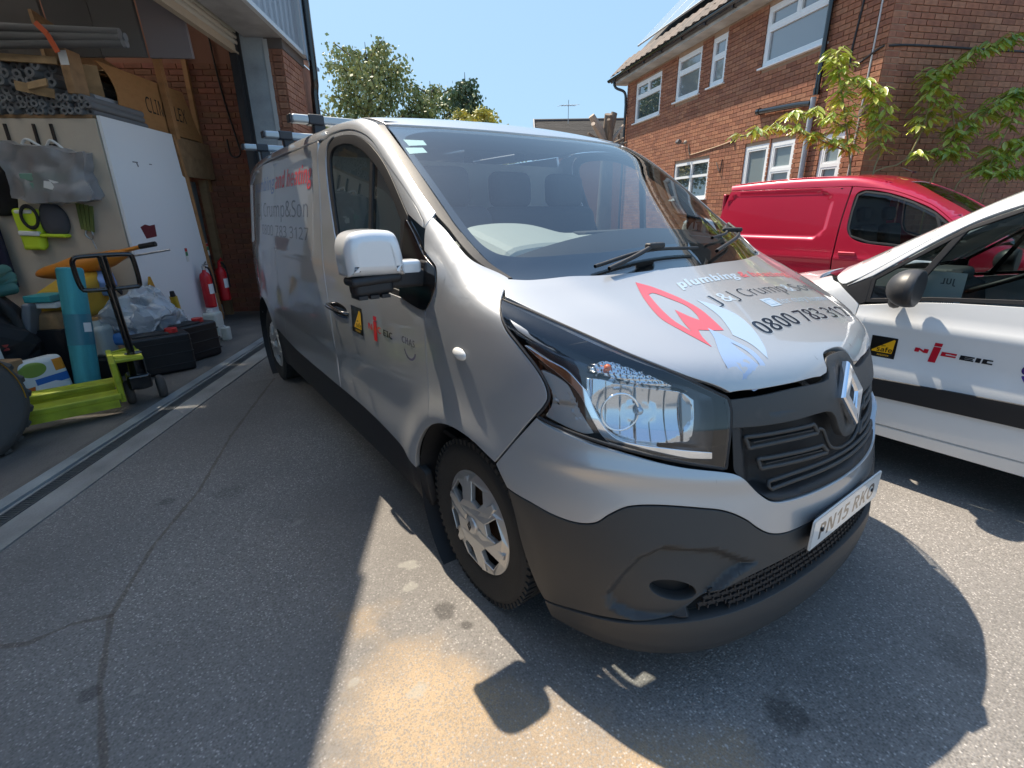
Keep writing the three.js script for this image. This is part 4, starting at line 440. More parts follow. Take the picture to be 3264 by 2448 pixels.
function asphalt(x, z, deco) { // -> albedo and height
  const m = fbm(x * 1.1 + 3, z * 1.1, 4), m2 = fbm(x * 5 + 9, z * 5, 3), d = worley(x * 135, z * 135), id = wId, stone = Math.max(0, 1 - d * 1.75);
  let a = .155 + .05 * m + .012 * m2, r, g, b, h = .35 + .12 * m2; const s = id > .92 ? .36 : id > .6 ? .21 : id > .25 ? .16 : .105;
  let cov = .8 + .5 * m; if (stone > .1) { const k = Math.min(1, (stone - .1) * 3) * Math.min(1, cov); a = a * (1 - k) + s * (1 + .3 * m) * k; h += .5 * k * (.5 + id * .5); }
  const w = .5 + .5 * fbm(x * .7 + 40, z * .7 + 11, 3); r = a * (1.03 + .08 * w); g = a * (1.0 + .02 * w); b = a * (.97 - .04 * w);
  if (deco) {
    const inB = x > -2.15 && z > -.6; const sd0 = inB ? polyDist(sandLine, x, z) : -1; if (sd0 > -.2) { const sd = sd0 + .13 * fbm(x * 6, z * 6, 5) + .03 * fbm(x * 40, z * 40, 2), k = sstep(-.05, .14, sd) * (.72 + .28 * sstep(-.2, .25, fbm(x * 3.5 + 7, z * 3.5, 4))) * (stone > .3 && id > .55 ? .25 : 1);
    const q = .95 + .4 * (hash(Math.floor(x * 420), Math.floor(z * 420)) - .5) + .12 * m2; r = r * (1 - k) + .33 * q * k; g = g * (1 - k) + .248 * q * k; b = b * (1 - k) + .16 * q * k; h = h * (1 - k * .7) + .45 * k * .7; }
    if (x < -.6) for (const line of cracks) { const e0 = segDist(line, x, z); if (e0 > .025) continue; const e = e0 + .006 * fbm(x * 14, z * 14, 3), c = sstep(.014, .006, e); if (c > 0) { r *= 1 - .28 * c; g *= 1 - .34 * c; b *= 1 - .40 * c; h -= .2 * c; } }
    for (const [sx, sz, R, q2] of spots) { const e2 = ((x - sx) ** 2 + (z - sz) ** 2) / (R * R); if (e2 > 2.5) continue; const e0 = Math.sqrt(e2); const e = e0 + .5 * fbm(x * 16, z * 16, 3); const c = sstep(1, .5, e) * (1 - q2); r *= 1 - c; g *= 1 - c; b *= 1 - c; }
    for (const [sx, sz, R] of pale) { const e2 = ((x - sx) ** 2 + ((z - sz) * 1.4) ** 2) / (R * R); if (e2 > 3.6) continue; const e0 = Math.sqrt(e2); const e = e0 + .8 * fbm(x * 22, z * 22, 3), c = sstep(1, .6, e) * .45; r += (.30 - r) * c; g += (.295 - g) * c; b += (.26 - b) * c; }
  }
  return [r, g, b, h];
}
{
  const X0 = -3.25, Z1 = 1.75, S = 5.3, N = 2048, hb = new Float32Array(N * N);
  const colour = tex(N, N, (u, v, i, j) => { const q = asphalt(X0 + u * S, Z1 - v * S, true); hb[j * N + i] = q[3]; return q; });
  const bump = tex(N, N, (u, v, i, j) => hb[j * N + i], false);
  const g = new THREE.PlaneGeometry(S, S).rotateX(-Math.PI / 2).translate(X0 + S / 2, 0, Z1 - S / 2);
  tag(part('yard', g, std(1, 1, 1, .82, 0, { map: colour, bumpMap: bump, bumpScale: .004 }), scene), null, null, null, 'structure');
  const M = 1024, S2 = 2.56, hb2 = new Float32Array(M * M), wrap = (f) => (x, z) => { const t = sstep(.85, 1, x / S2), q = f(x, z); if (t <= 0) return q; const p = f(x - S2, z); return q.map((e, i) => e * (1 - t) + p[i] * t); }, wrapZ = (f) => (x, z) => { const t = sstep(.85, 1, z / S2), q = f(x, z); if (t <= 0) return q; const p = f(x, z - S2); return q.map((e, i) => e * (1 - t) + p[i] * t); }, F = wrapZ(wrap((x, z) => asphalt(x + 50, z + 50, false)));
  const c2 = tex(M, M, (u, v, i, j) => { const q = F(u * S2, v * S2); hb2[j * M + i] = q[3]; return q; }), b2 = tex(M, M, (u, v, i, j) => hb2[j * M + i], false);
  const gg = new THREE.PlaneGeometry(160, 160).rotateX(-Math.PI / 2).translate(0, -.005, 0), uv = gg.attributes.uv; for (let i = 0; i < uv.count; i++) uv.setXY(i, uv.getX(i) * 160 / S2, uv.getY(i) * 160 / S2);
  tag(part('ground', gg, std(1, 1, 1, .82, 0, { map: c2, bumpMap: b2, bumpScale: .004 }), scene), null, null, null, 'structure');
}
// ---------- workshop: u runs along its front (away from us), n points out of the door ----------
const TG = THREE.MathUtils.degToRad(59), cG = Math.cos(TG), sG = Math.sin(TG);
const G = (u, y, n) => [u * cG + n * sG, y, -u * sG + n * cG];
const paintedBrick = std(.34, .15, .085, .8, 0, { map: blotch2, bumpMap: grain3, bumpScale: .002 }), darkBrick = std(.34, .13, .075, .8, 0, { map: blotch2, bumpMap: grain3, bumpScale: .002 }), brickMortar = std(.27, .125, .08, .95, 0, { bumpMap: grain3, bumpScale: .002 });
const concrete = std(.34, .33, .31, .9, 0, { map: blotch1, bumpMap: grain3, bumpScale: .003 }), slabMat = std(.19, .17, .15, .85, 0, { map: blotch1, bumpMap: grain3, bumpScale: .004 });
const blueGrey = std(.36, .41, .44, .6, 0, { map: blotch1 }), galv = std(.40, .44, .46, .5, .35, { map: blotch1 });
const shop = thing('workshop', 'brick and clad workshop with a wide open doorway full of stock', 'workshop', [0, 0, 0], TG);
{
  const P = (n, g, m, l) => part(n, g, m, shop, l);
  tag(part('workshop_floor', [boxUV(new THREE.PlaneGeometry(13.6, 9.2).rotateX(-Math.PI / 2)).rotateY(TG).translate(...G(-.6, .004, -8.02))], slabMat, scene), null, null, null, 'structure');
  // threshold: concrete lip, drain, steel edge
  const strip = (n0, n1, y, m, nm) => tag(part(nm, [box(13.6, .06, n1 - n0, 0, 0, 0).rotateY(TG).translate(...G(-.6, y - .03, (n0 + n1) / 2))], m, scene), null, null, null, 'structure');
  strip(-3.165, -3.0, .008, concrete, 'concrete_apron'); strip(-3.285, -3.255, .008, concrete, 'concrete_edging'); strip(-3.42, -3.285, .012, slabMat, 'door_sill');
  P('threshold_angle', [box(11.6, .012, .085, -.4, .014, -3.325), box(11.6, .022, .008, -.4, .012, -3.282)], galv);
  const gr = thing('drain_channel', 'long slotted drain grating running along the workshop doorway', 'drain', G(0, 0, -3.21), TG);
  part('channel', [box(11.6, .05, .006, -.4, -.018, .043), box(11.6, .05, .006, -.4, -.018, -.043), box(11.6, .004, .086, -.4, -.035, 0)], std(.05, .055, .06, .7), gr);
  const bars = []; for (let u = -4; u < 5.3; u += .0215) bars.push(box(.009, .016, .082, u, .002, 0)); bars.push(box(9.4, .016, .008, .7, .004, .038), box(9.4, .016, .008, .7, .004, -.038)); tag(part('grate_bars', bars, std(.12, .135, .145, .5, .6), gr), null, null, null, 'stuff');
  // right-hand end of the doorway: steel post face, brick reveal, brick pier
  const UE = 5.42;
  P('door_post', rbox(.3, 3.6, .31, .006, UE + .15, 1.8, -3.345), blueGrey);
  P('post_flange', box(.012, 3.55, .05, UE - .004, 1.775, -3.185), std(.4, .42, .42, .5));
  P('door_track', [box(.09, 3.62, .08, UE - .045, 1.81, -3.56), box(.02, 3.62, .15, UE - .01, 1.81, -3.56)], plastic);
  P('pier_core', box(.86, 3.5, .19, UE + .44, 1.75, -3.098), brickMortar);
  const rng = rand(5), bm = [paintedBrick, std(.40, .19, .11, .8, 0, { map: blotch2, bumpMap: grain3, bumpScale: .002 }), std(.30, .125, .07, .8, 0, { map: blotch2, bumpMap: grain3, bumpScale: .002 })];
  const bg = [rbox(.215, .065, .02, .004), rbox(.102, .065, .02, .004)].map((g) => g), bgS = bg[1].clone().rotateY(Math.PI / 2);
  for (let r = 22; r < 46; r++) { const y = r * .075 + .037; for (let k = 0; k < 4; k++) { const off = (r % 2) * .1125, u = UE + .108 + k * .225 - off + (r % 2 && k === 0 ? .056 : 0), small = r % 2 && k === 0; if (u + .107 > UE + .88) continue; const b = P('brick', small ? bg[1] : bg[0], bm[Math.floor(rng() * 3)]); b.position.set(u, y, -2.999 + rng() * .003); } const b2 = P('brick', bgS, bm[Math.floor(rng() * 3)]); b2.position.set(UE - .001 + rng() * .003, y, -3.062 - (r % 2 ? .0 : 0)); if (r % 2 === 0) { const b3 = P('brick', bgS, bm[Math.floor(rng() * 3)]); b3.position.set(UE + .002, y, -3.155); b3.scale.z = .5; } }
  P('padstone', box(.9, .16, .22, UE + .45, 3.53, -3.09), std(.10, .085, .075, .9));
  // lintel soffit and cladding above
  P('soffit', box(12, .02, .46, -.1, 3.575, -3.2), std(.34, .34, .33, .8, 0, { map: blotch1 }));
  P('lintel', box(12.3, .5, .36, .05, 3.84, -3.17), std(.18, .18, .18, .8));
  const clad = std(.42, .47, .51, .45, .3), cladDark = std(.27, .31, .35, .5, .3);
  P('cladding_sheet', box(12.4, 1.24, .02, .1, 4.21, -2.965), cladDark);
  for (let u = 1.6; u < 6.1; u += .2) P('cladding_rib', ext(poly([[-.06, 0], [-.035, .035], [.035, .035], [.06, 0]]), 1.22).rotateX(-Math.PI / 2).translate(u, 3.6, -2.955), clad);
  P('cladding_trim', [box(12.4, .05, .05, .1, 3.585, -2.945)], std(.5, .53, .54, .45, .3)); P('cladding_corner', [box(.09, 1.26, .06, 6.17, 4.2, -2.935)], std(.4, .43, .45, .45, .3));
  P('gable_flashing', [box(.62, 1.3, .08, 6.7, 4.22, -3.02), box(.64, .04, .12, 6.7, 3.585, -3.0)], std(.10, .14, .20, .4, .4));
  P('gutter', tube([[-6.2, 4.87, -2.88], [0, 4.87, -2.88], [6.9, 4.87, -2.88]], .06, 4, 10), plastic);
  const sheet = std(.2, .21, .22, .6, .2), light = phys(.95, .96, .95, 1, 0, { transmission: .9, thickness: 0 });
  for (let k = 0; k < 11; k++) { const u = -5.9 + k * 1.2, tr = k % 4 !== 3; if (tr) { P('roof_sheet', box(1.2, .06, 1.9, u, 5.13, -3.72, .285), sheet); P('added_rooflight', box(1.18, .01, 3.7, u, 5.86, -6.2, .285), light); } else P('roof_sheet', box(1.2, .06, 5.4, u, 5.62, -5.45, .285), sheet); P('roof_sheet', box(1.2, .06, 5.2, u, 5.62, -10.6, -.285), sheet); }  // translucent sheets out of view, added to brighten the workshop interior
  const dp = [[6.32, 5.0, -2.86], [6.33, 4.0, -2.86], [6.36, 3.3, -2.87], [6.38, 3.0, -2.9], [6.38, 1.0, -2.9], [6.38, 0, -2.9]];
  P('downpipe', [tube(dp, .055, 40, 12), cyl(.066, .066, .1, 6.38, 2.75, -2.9), box(.2, .03, .04, 6.33, 2.55, -2.94), tube([[6.55, 2.95, -3.3], [6.6, 2.95, -2.98], [6.5, 2.75, -2.93], [6.38, 2.4, -2.9]], .05, 20, 10), cyl(.075, .075, .1, 6.55, 2.72, -2.95)], blackGloss);
  // shell
  P('front_wall', box(1.2, 3.6, .2, -5.6, 1.8, -3.1), paintedBrick); P('front_wall', box(.7, 3.5, .2, UE + 1.2, 1.75, -3.1), paintedBrick);
  P('end_wall', [box(.2, 5.6, 9.4, UE + .82, 2.6, -7.9)], brickMortar); P('far_wall', box(13, 6.6, .2, 0, 3, -12.8), paintedBrick); P('near_wall', box(.2, 5.6, 9.4, -6.3, 2.6, -7.9), paintedBrick);
  P('gable_fill', [ext(poly([[-12.9, 5.3], [-3.0, 4.7], [-8, 6.4]]), .1).rotateY(-Math.PI / 2).translate(-6.2, 0, 0), ext(poly([[-12.9, 5.3], [-3.0, 4.7], [-8, 6.4]]), .1).rotateY(-Math.PI / 2).translate(6.3, 0, 0)], cladDark);
  // painted bricks of the inner end wall, as courses
  const cnt = []; for (let r = 0; r < 46; r++) for (let k = 0; k < 16; k++) cnt.push([-3.74 - k * .225 - (r % 2) * .1125, r * .075 + .037]);
  const inst = new THREE.InstancedMesh(bgS.clone().scale(1, 1, 2.1), darkBrick, cnt.length); cnt.forEach(([n, y], i) => { inst.setMatrixAt(i, new THREE.Matrix4().makeTranslation(UE + .712 + .003 * rng(), y, n)); inst.setColorAt(i, lin(.9 + .2 * rng(), .9 + .2 * rng(), .9 + .2 * rng())); }); inst.name = 'brick_courses'; shop.add(inst); tag(inst, null, null, null, 'stuff');
  // roller shutter curled up behind the lintel
  const sh = thing('roller_shutter', 'cream roller shutter rolled up behind the workshop lintel', 'roller shutter', G(0, 0, 0), TG), cream = std(.52, .50, .42, .5, 0, { map: blotch1 });
  for (let k = 0; k < 3; k++) part('slat', [cyl(.04, .04, 10.6, .1, 3.50 + k * .062, -3.55, 0, 0, Math.PI / 2, 12), box(10.6, .02, .05, .1, 3.53 + k * .062, -3.555)], cream, sh);
  part('bottom_rail', [box(10.6, .085, .035, .1, 3.42, -3.54), box(10.6, .02, .07, .1, 3.385, -3.55)], std(.40, .33, .24, .6), sh); part('roll', cyl(.2, .2, 10.6, .1, 3.86, -3.75, 0, 0, Math.PI / 2, 20), cream, sh);
}
// ---------- brick house on the right: x runs along its long wall from the near corner, z into the building ----------
const TH = THREE.MathUtils.degToRad(65.5), cH = Math.cos(TH), sH = Math.sin(TH), HC = [6.874, 0, -1.865];
const Hw = (x, y, z) => [HC[0] + x * cH + z * sH, y, HC[2] - x * sH + z * cH];
const house = thing('brick_house', 'two-storey brick house with white windows and solar panels, beyond the parked vans', 'house', HC, TH);
const upvc = std(.78, .80, .80, .35), soffitWhite = std(.62, .60, .55, .6, 0, { map: blotch1 });
{
  const P = (n, g, m, p = house, l) => part(n, g, m, p, l), rng = rand(11), LEN = 8.46, HT = 4.84, W = 6.2;
  const mortar = std(.37, .255, .175, .95, 0, { bumpMap: grain3, bumpScale: .002 });
  const wins = [['window', 6.41, 7.88, 3.72, 4.69, 'tt'], ['window', 4.63, 5.66, 3.84, 4.74, 't'], ['window', 3.73, 4.25, 3.86, 4.74, 'h'], ['window', 1.10, 2.58, 3.83, 4.75, 'tt'], ['window', 3.92, 5.39, 1.68, 2.49, 'x'], ['patio_door', 2.06, 2.74, .4, 2.57, 'o'], ['window', 1.42, 2.02, 1.3, 2.56, 't'], ['window', .40, .85, 1.3, 2.53, 't']];
  // mortar core split round the openings
  const xs = [0, ...new Set(wins.flatMap((w) => [w[1], w[2]])), LEN].sort((a, b) => a - b), core = [];
  for (let i = 0; i < xs.length - 1; i++) { const m = (xs[i] + xs[i + 1]) / 2; if (xs[i + 1] - xs[i] < .001) continue; let ys = [[0, HT]]; for (const w of wins) if (m > w[1] && m < w[2]) ys = ys.flatMap(([a, b]) => [[a, Math.min(b, w[3])], [Math.max(a, w[4]), b]].filter(([p, q]) => q - p > .01)); for (const [a, b] of ys) core.push(box(xs[i + 1] - xs[i], b - a, .24, m, (a + b) / 2, .132)); }
  P('wall', [...core, box(.24, HT, W - .25, .132, HT / 2, W / 2 + .13), box(LEN, HT, .2, LEN / 2, HT / 2, W), box(.2, HT, W - .3, LEN - .1, HT / 2, W / 2)], mortar);
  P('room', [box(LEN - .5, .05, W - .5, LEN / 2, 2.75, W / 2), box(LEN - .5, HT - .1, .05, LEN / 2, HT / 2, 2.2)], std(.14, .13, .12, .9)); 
  // bricks, laid in stretcher bond, cut at the openings
  const tones = [[.40, .16, .085], [.43, .18, .095], [.37, .145, .08], [.45, .20, .11], [.32, .125, .07], [.39, .165, .095]], mats = tones.map((t) => std(...t, .85, 0, { map: blotch2, bumpMap: grain3, bumpScale: .0025 }));
  const list = [];
  for (let r = 8; r < 64; r++) { const y = r * .075 + .037, off = (r % 2) * .1125;
    for (let k = -1; k < 39; k++) { let segs = [[Math.max(.0, k * .225 + off), Math.min(LEN, k * .225 + off + .215)]]; for (const w of wins) if (y + .03 > w[3] - .03 && y - .03 < w[4]) segs = segs.flatMap(([a, b]) => [[a, Math.min(b, w[1])], [Math.max(a, w[2]), b]]); for (const [a, b] of segs) if (b - a > .012) list.push({ g: 0, a, b, y }); }
    for (let k = -1; k < 24; k++) { const a = Math.max(0, k * .225 + .1125 - off), b = Math.min(5.2, k * .225 + .1125 - off + .215); if (b - a > .03) list.push({ g: 1, a, b, y }); } }
  const cam = camera.position; for (const q of list) { const m = (q.a + q.b) / 2, p = q.g ? Hw(0, q.y, m) : Hw(m, q.y, 0), n = q.g ? [-cH, sH] : [-sH, -cH], dx = cam.x - p[0], dy = cam.y - p[1], dz = cam.z - p[2], d = Math.hypot(dx, dy, dz); q.s = (q.b - q.a) * (dx * n[0] + dz * n[1]) / d ** 3 * (q.g && m > 2.6 ? .02 : 1) * (q.y < 1.8 ? .05 : 1) * (q.y > 4.5 && q.g ? .2 : 1); }
  list.sort((a, b) => b.s - a.s); const bg = rbox(1, .065, .022, .006), far = [];
  const faceG = (() => { const g = new RoundedBoxGeometry(.215, .065, .024, 1, .004); return boxUV(g); })(), faceGz = faceG.clone().rotateY(-Math.PI / 2);
  list.forEach((q, i) => { const m = (q.a + q.b) / 2, L = (q.b - q.a) / .215, j = .0025 * rng(), t = Math.floor(rng() * 6); if (i < 300) { const b = P('brick', q.g ? faceGz : faceG, mats[t]); if (q.g) { b.position.set(.006 - j, q.y, m); b.scale.z = L; } else { b.position.set(m, q.y, .006 - j); b.scale.x = L; } } else far.push([q, m, L, j, t]); });
  const inst = new THREE.InstancedMesh(boxUV(new THREE.BoxGeometry(.215, .065, .024)), std(1, 1, 1, .85, 0, { map: blotch2, bumpMap: grain3, bumpScale: .0025 }), far.length), M = new THREE.Matrix4();
  far.forEach(([q, m, L, j, t], i) => { if (q.g) M.makeRotationY(-Math.PI / 2).setPosition(.006 - j, q.y, m); else M.identity().setPosition(m, q.y, .006 - j); M.multiply(new THREE.Matrix4().makeScale(L, 1, 1)); inst.setMatrixAt(i, M); const k = .9 + .2 * rng(); inst.setColorAt(i, lin(...tones[t].map((e) => e * k))); }); inst.name = 'bricks'; house.add(inst); tag(inst, null, null, null, 'stuff');
  // windows
  const pane = phys(.05, .07, .085, .02, 0, { clearcoat: 1, clearcoatRoughness: 0, ior: 1.9 }), lightPane = phys(.19, .21, .225, .08, 0, { clearcoat: 1, ior: 1.7 }), frosted = phys(.18, .22, .225, .25, 0, { clearcoat: .6 });
  wins.forEach(([nm, a, b, y0, y1, kind], wi) => { const w = new THREE.Group(); w.name = nm; house.add(w); const cx = (a + b) / 2, cy = (y0 + y1) / 2, f = .065, bars = [box(b - a, f, .07, cx, y1 - f / 2, .05), box(b - a, f, .07, cx, y0 + f / 2, .05), box(f, y1 - y0 - 2 * f, .07, a + f / 2, cy, .05), box(f, y1 - y0 - 2 * f, .07, b - f / 2, cy, .05)];
    const ty = y1 - (y1 - y0) * .36, panes = []; const cell = (x0, x1, v0, v1, m) => { panes.push([x0, x1, v0, v1, m]); if (kind !== 'x') bars.push(box(x1 - x0, .03, .05, (x0 + x1) / 2, v1 - .015, .045), box(x1 - x0, .03, .05, (x0 + x1) / 2, v0 + .015, .045), box(.03, v1 - v0 - .06, .05, x0 + .015, (v0 + v1) / 2, .045), box(.03, v1 - v0 - .06, .05, x1 - .015, (v0 + v1) / 2, .045)); };
    const A = a + f, B = b - f, Y0 = y0 + f, Y1 = y1 - f, g = wi === 0 || kind === 'x' ? pane : kind === 'o' || wi > 5 ? frosted : lightPane;
    if (kind === 'tt') { bars.push(box(B - A, .05, .07, cx, ty, .05), box(.05, Y1 - ty - .025, .07, cx, (Y1 + ty + .025) / 2, .05)); cell(A, cx - .025, ty + .025, Y1, g); cell(cx + .025, B, ty + .025, Y1, g); cell(A, B, Y0, ty - .025, g); }
    else if (kind === 't' || kind === 'h') { const q = kind === 'h' ? cy + .08 : ty; bars.push(box(B - A, .05, .07, cx, q, .05)); cell(A, B, q + .025, Y1, g); cell(A, B, Y0, q - .025, g); }
    else if (kind === 'x') { bars.push(box(B - A, .05, .07, cx, cy + .08, .05), box(.06, Y1 - cy - .105, .07, cx, (Y1 + cy + .105) / 2, .05), box(.06, cy + .055 - Y0, .07, cx, (Y0 + cy + .055) / 2, .05)); cell(A, cx - .03, cy + .105, Y1, g); cell(cx + .03, B, cy + .105, Y1, g); cell(A, cx - .03, Y0, cy + .055, g); cell(cx + .03, B, Y0, cy + .055, g); } else cell(A, B, Y0, Y1, g);
    P('frame', bars, upvc, w); for (const [x0, x1, v0, v1, m] of panes) P('pane', box(x1 - x0, v1 - v0, .01, (x0 + x1) / 2, (v0 + v1) / 2, .06), m, w); if (nm === 'window') P('sill', rbox(b - a + .1, .03, .12, .006, cx, y0 - .012, .0), upvc, w); });
  // eaves
  P('soffit', box(LEN + .7, .02, .42, LEN / 2, HT + .012, -.1), soffitWhite); P('fascia', box(LEN + .7, .16, .02, LEN / 2, HT + .09, -.3), soffitWhite);
  P('gutter', [ext((() => { const s = new THREE.Shape(); s.absarc(0, 0, .06, Math.PI, 2 * Math.PI); s.lineTo(.05, 0); s.absarc(0, 0, .05, 2 * Math.PI, Math.PI, true); return s; })(), LEN + .9).rotateY(Math.PI / 2).translate(-.4, HT + .15, -.375)], blackGloss);
  for (let x = .4; x < LEN + .3; x += .9) P('gutter_bracket', box(.03, .09, .1, x, HT + .10, -.345), plastic);
  const pitch = .76, tileM = [std(.11, .085, .07, .8), std(.14, .105, .085, .8), std(.09, .075, .065, .8)]; P('roof', [box(LEN + .8, .05, 4.1, LEN / 2, HT + .2 + 1.86 * Math.sin(pitch), -.34 + 2.03 * Math.cos(pitch), -pitch), box(LEN + .8, .05, 4.1, LEN / 2, HT + .2 + 1.86 * Math.sin(pitch), W + .34 - 2.03 * Math.cos(pitch), pitch), ext(poly([[-.1, HT], [W + .1, HT], [W / 2, HT + 3.0]]), .2).rotateY(-Math.PI / 2).translate(.2, 0, 0)], std(.08, .07, .06, .9));
  const tg = ext((() => { const s = new THREE.Shape(); s.moveTo(-.15, 0); s.quadraticCurveTo(-.07, .045, 0, .012); s.quadraticCurveTo(.07, -.02, .15, .012); s.lineTo(.15, -.008); s.lineTo(-.15, -.016); return s; })(), .34, 0, 1, 4); for (let i = 0; i < 31; i++) for (let k = 0; k < 2; k++) { const t = P('tile', tg, tileM[Math.floor(rng() * 3)]); t.position.set(-.35 + i * .3, HT + .205 + k * .3 * Math.sin(pitch), -.40 + k * .3 * Math.cos(pitch)); t.rotation.x = -pitch; }
  const pv = phys(.30, .34, .34, .3, .3, { clearcoat: 1 }), alu = std(.6, .62, .63, .35, .8);  // pale cell colour stands in for the reflected sky
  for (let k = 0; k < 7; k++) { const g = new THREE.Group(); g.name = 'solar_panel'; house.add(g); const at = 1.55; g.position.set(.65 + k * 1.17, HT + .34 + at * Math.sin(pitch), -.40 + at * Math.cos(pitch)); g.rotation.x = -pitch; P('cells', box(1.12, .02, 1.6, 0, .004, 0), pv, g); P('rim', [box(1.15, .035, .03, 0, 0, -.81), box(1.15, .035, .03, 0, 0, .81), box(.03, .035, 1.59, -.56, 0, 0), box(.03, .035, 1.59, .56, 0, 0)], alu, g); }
  P('downpipe', [cyl(.038, .038, 1.66, 1.06, 3.96, -.06), tube([[1.06, 4.72, -.06], [1.06, 4.85, -.12], [1.06, 4.95, -.34]], .038, 12, 10), cyl(.048, .048, .1, 1.06, 3.17, -.06), ...[4.35, 3.6].map((y) => box(.16, .03, .05, 1.06, y, -.02))], blackGloss); P('waste_pipe', cyl(.04, .04, 3.2, 1.1, 1.5, -.06), std(.38, .42, .45, .5)); P('branch_pipe', [tube([[1.12, 3.02, -.07], [1.5, 3.06, -.07], [2.4, 3.11, -.07]], .048, 10, 12), cyl(.058, .058, .07, 2.38, 3.11, -.07, 0, 0, Math.PI / 2), cyl(.05, .05, .09, 2.41, 3.11, -.03, Math.PI / 2)], blackGloss);
  P('corner_downpipe', [cyl(.036, .036, 4.3, LEN - .06, 2.2, -.06), tube([[LEN - .06, 4.3, -.06], [LEN - .03, 4.6, -.1], [LEN + .15, 4.75, -.3], [LEN + .2, 4.95, -.36]], .036, 16, 10)], blackGloss);
  const lamp = new THREE.Group(); lamp.name = 'security_light'; house.add(lamp); P('lamp_head', [rbox(.13, .08, .09, .01, 5.02, 2.93, -.16, .5), cyl(.012, .012, .12, 5.0, 2.9, -.08, Math.PI / 2)], std(.1, .09, .09, .5), lamp); P('sensor', new THREE.SphereGeometry(.045, 14, 10).translate(4.86, 2.9, -.07), std(.3, .25, .2, .5), lamp);
  P('conduit', tube([[4.8, 2.86, -.02], [4.74, 2.66, -.02], [4.6, 2.63, -.015], [3.6, 2.69, -.015], [3.15, 2.73, -.02]], .011, 40, 6), std(.5, .36, .24, .7)); P('junction_box', rbox(.06, .05, .05, .008, 3.12, 2.74, -.03), plastic); P('bracket', [rod([3.62, 2.38, -.02], [3.45, 2.2, -.05], .008), rod([3.42, 2.42, -.02], [3.43, 2.16, -.03], .01)], plastic);
  P('corner_cable', tube([[.20, 4.9, -.012], [.19, 3.6, -.012], [.2, 2.3, -.012], [.22, .5, -.012]], .012, 30, 6), std(.55, .54, .52, .5)); P('black_cable', [tube([[.52, 4.9, -.014], [.50, 4.3, -.014], [.56, 3.55, -.014], [.5, 3.38, -.014], [.3, 3.42, -.014], [.06, 3.50, -.014], [-.012, 3.5, .06], [-.014, 3.52, .5], [-.014, 3.52, 2], [-.014, 3.54, 5]], .014, 90, 6)], plastic); P('cable_loop', tube([[1.0, 4.75, -.03], [.96, 4.5, -.05], [.9, 4.42, -.05], [.82, 4.5, -.04], [.75, 4.8, -.02]], .012, 24, 6), std(.5, .5, .5, .5));
  P('outside_lamp', [rbox(.08, .12, .08, .02, .1, 2.72, -.07), cyl(.04, .05, .08, .02, 2.76, -.09)], std(.22, .17, .15, .5));
}
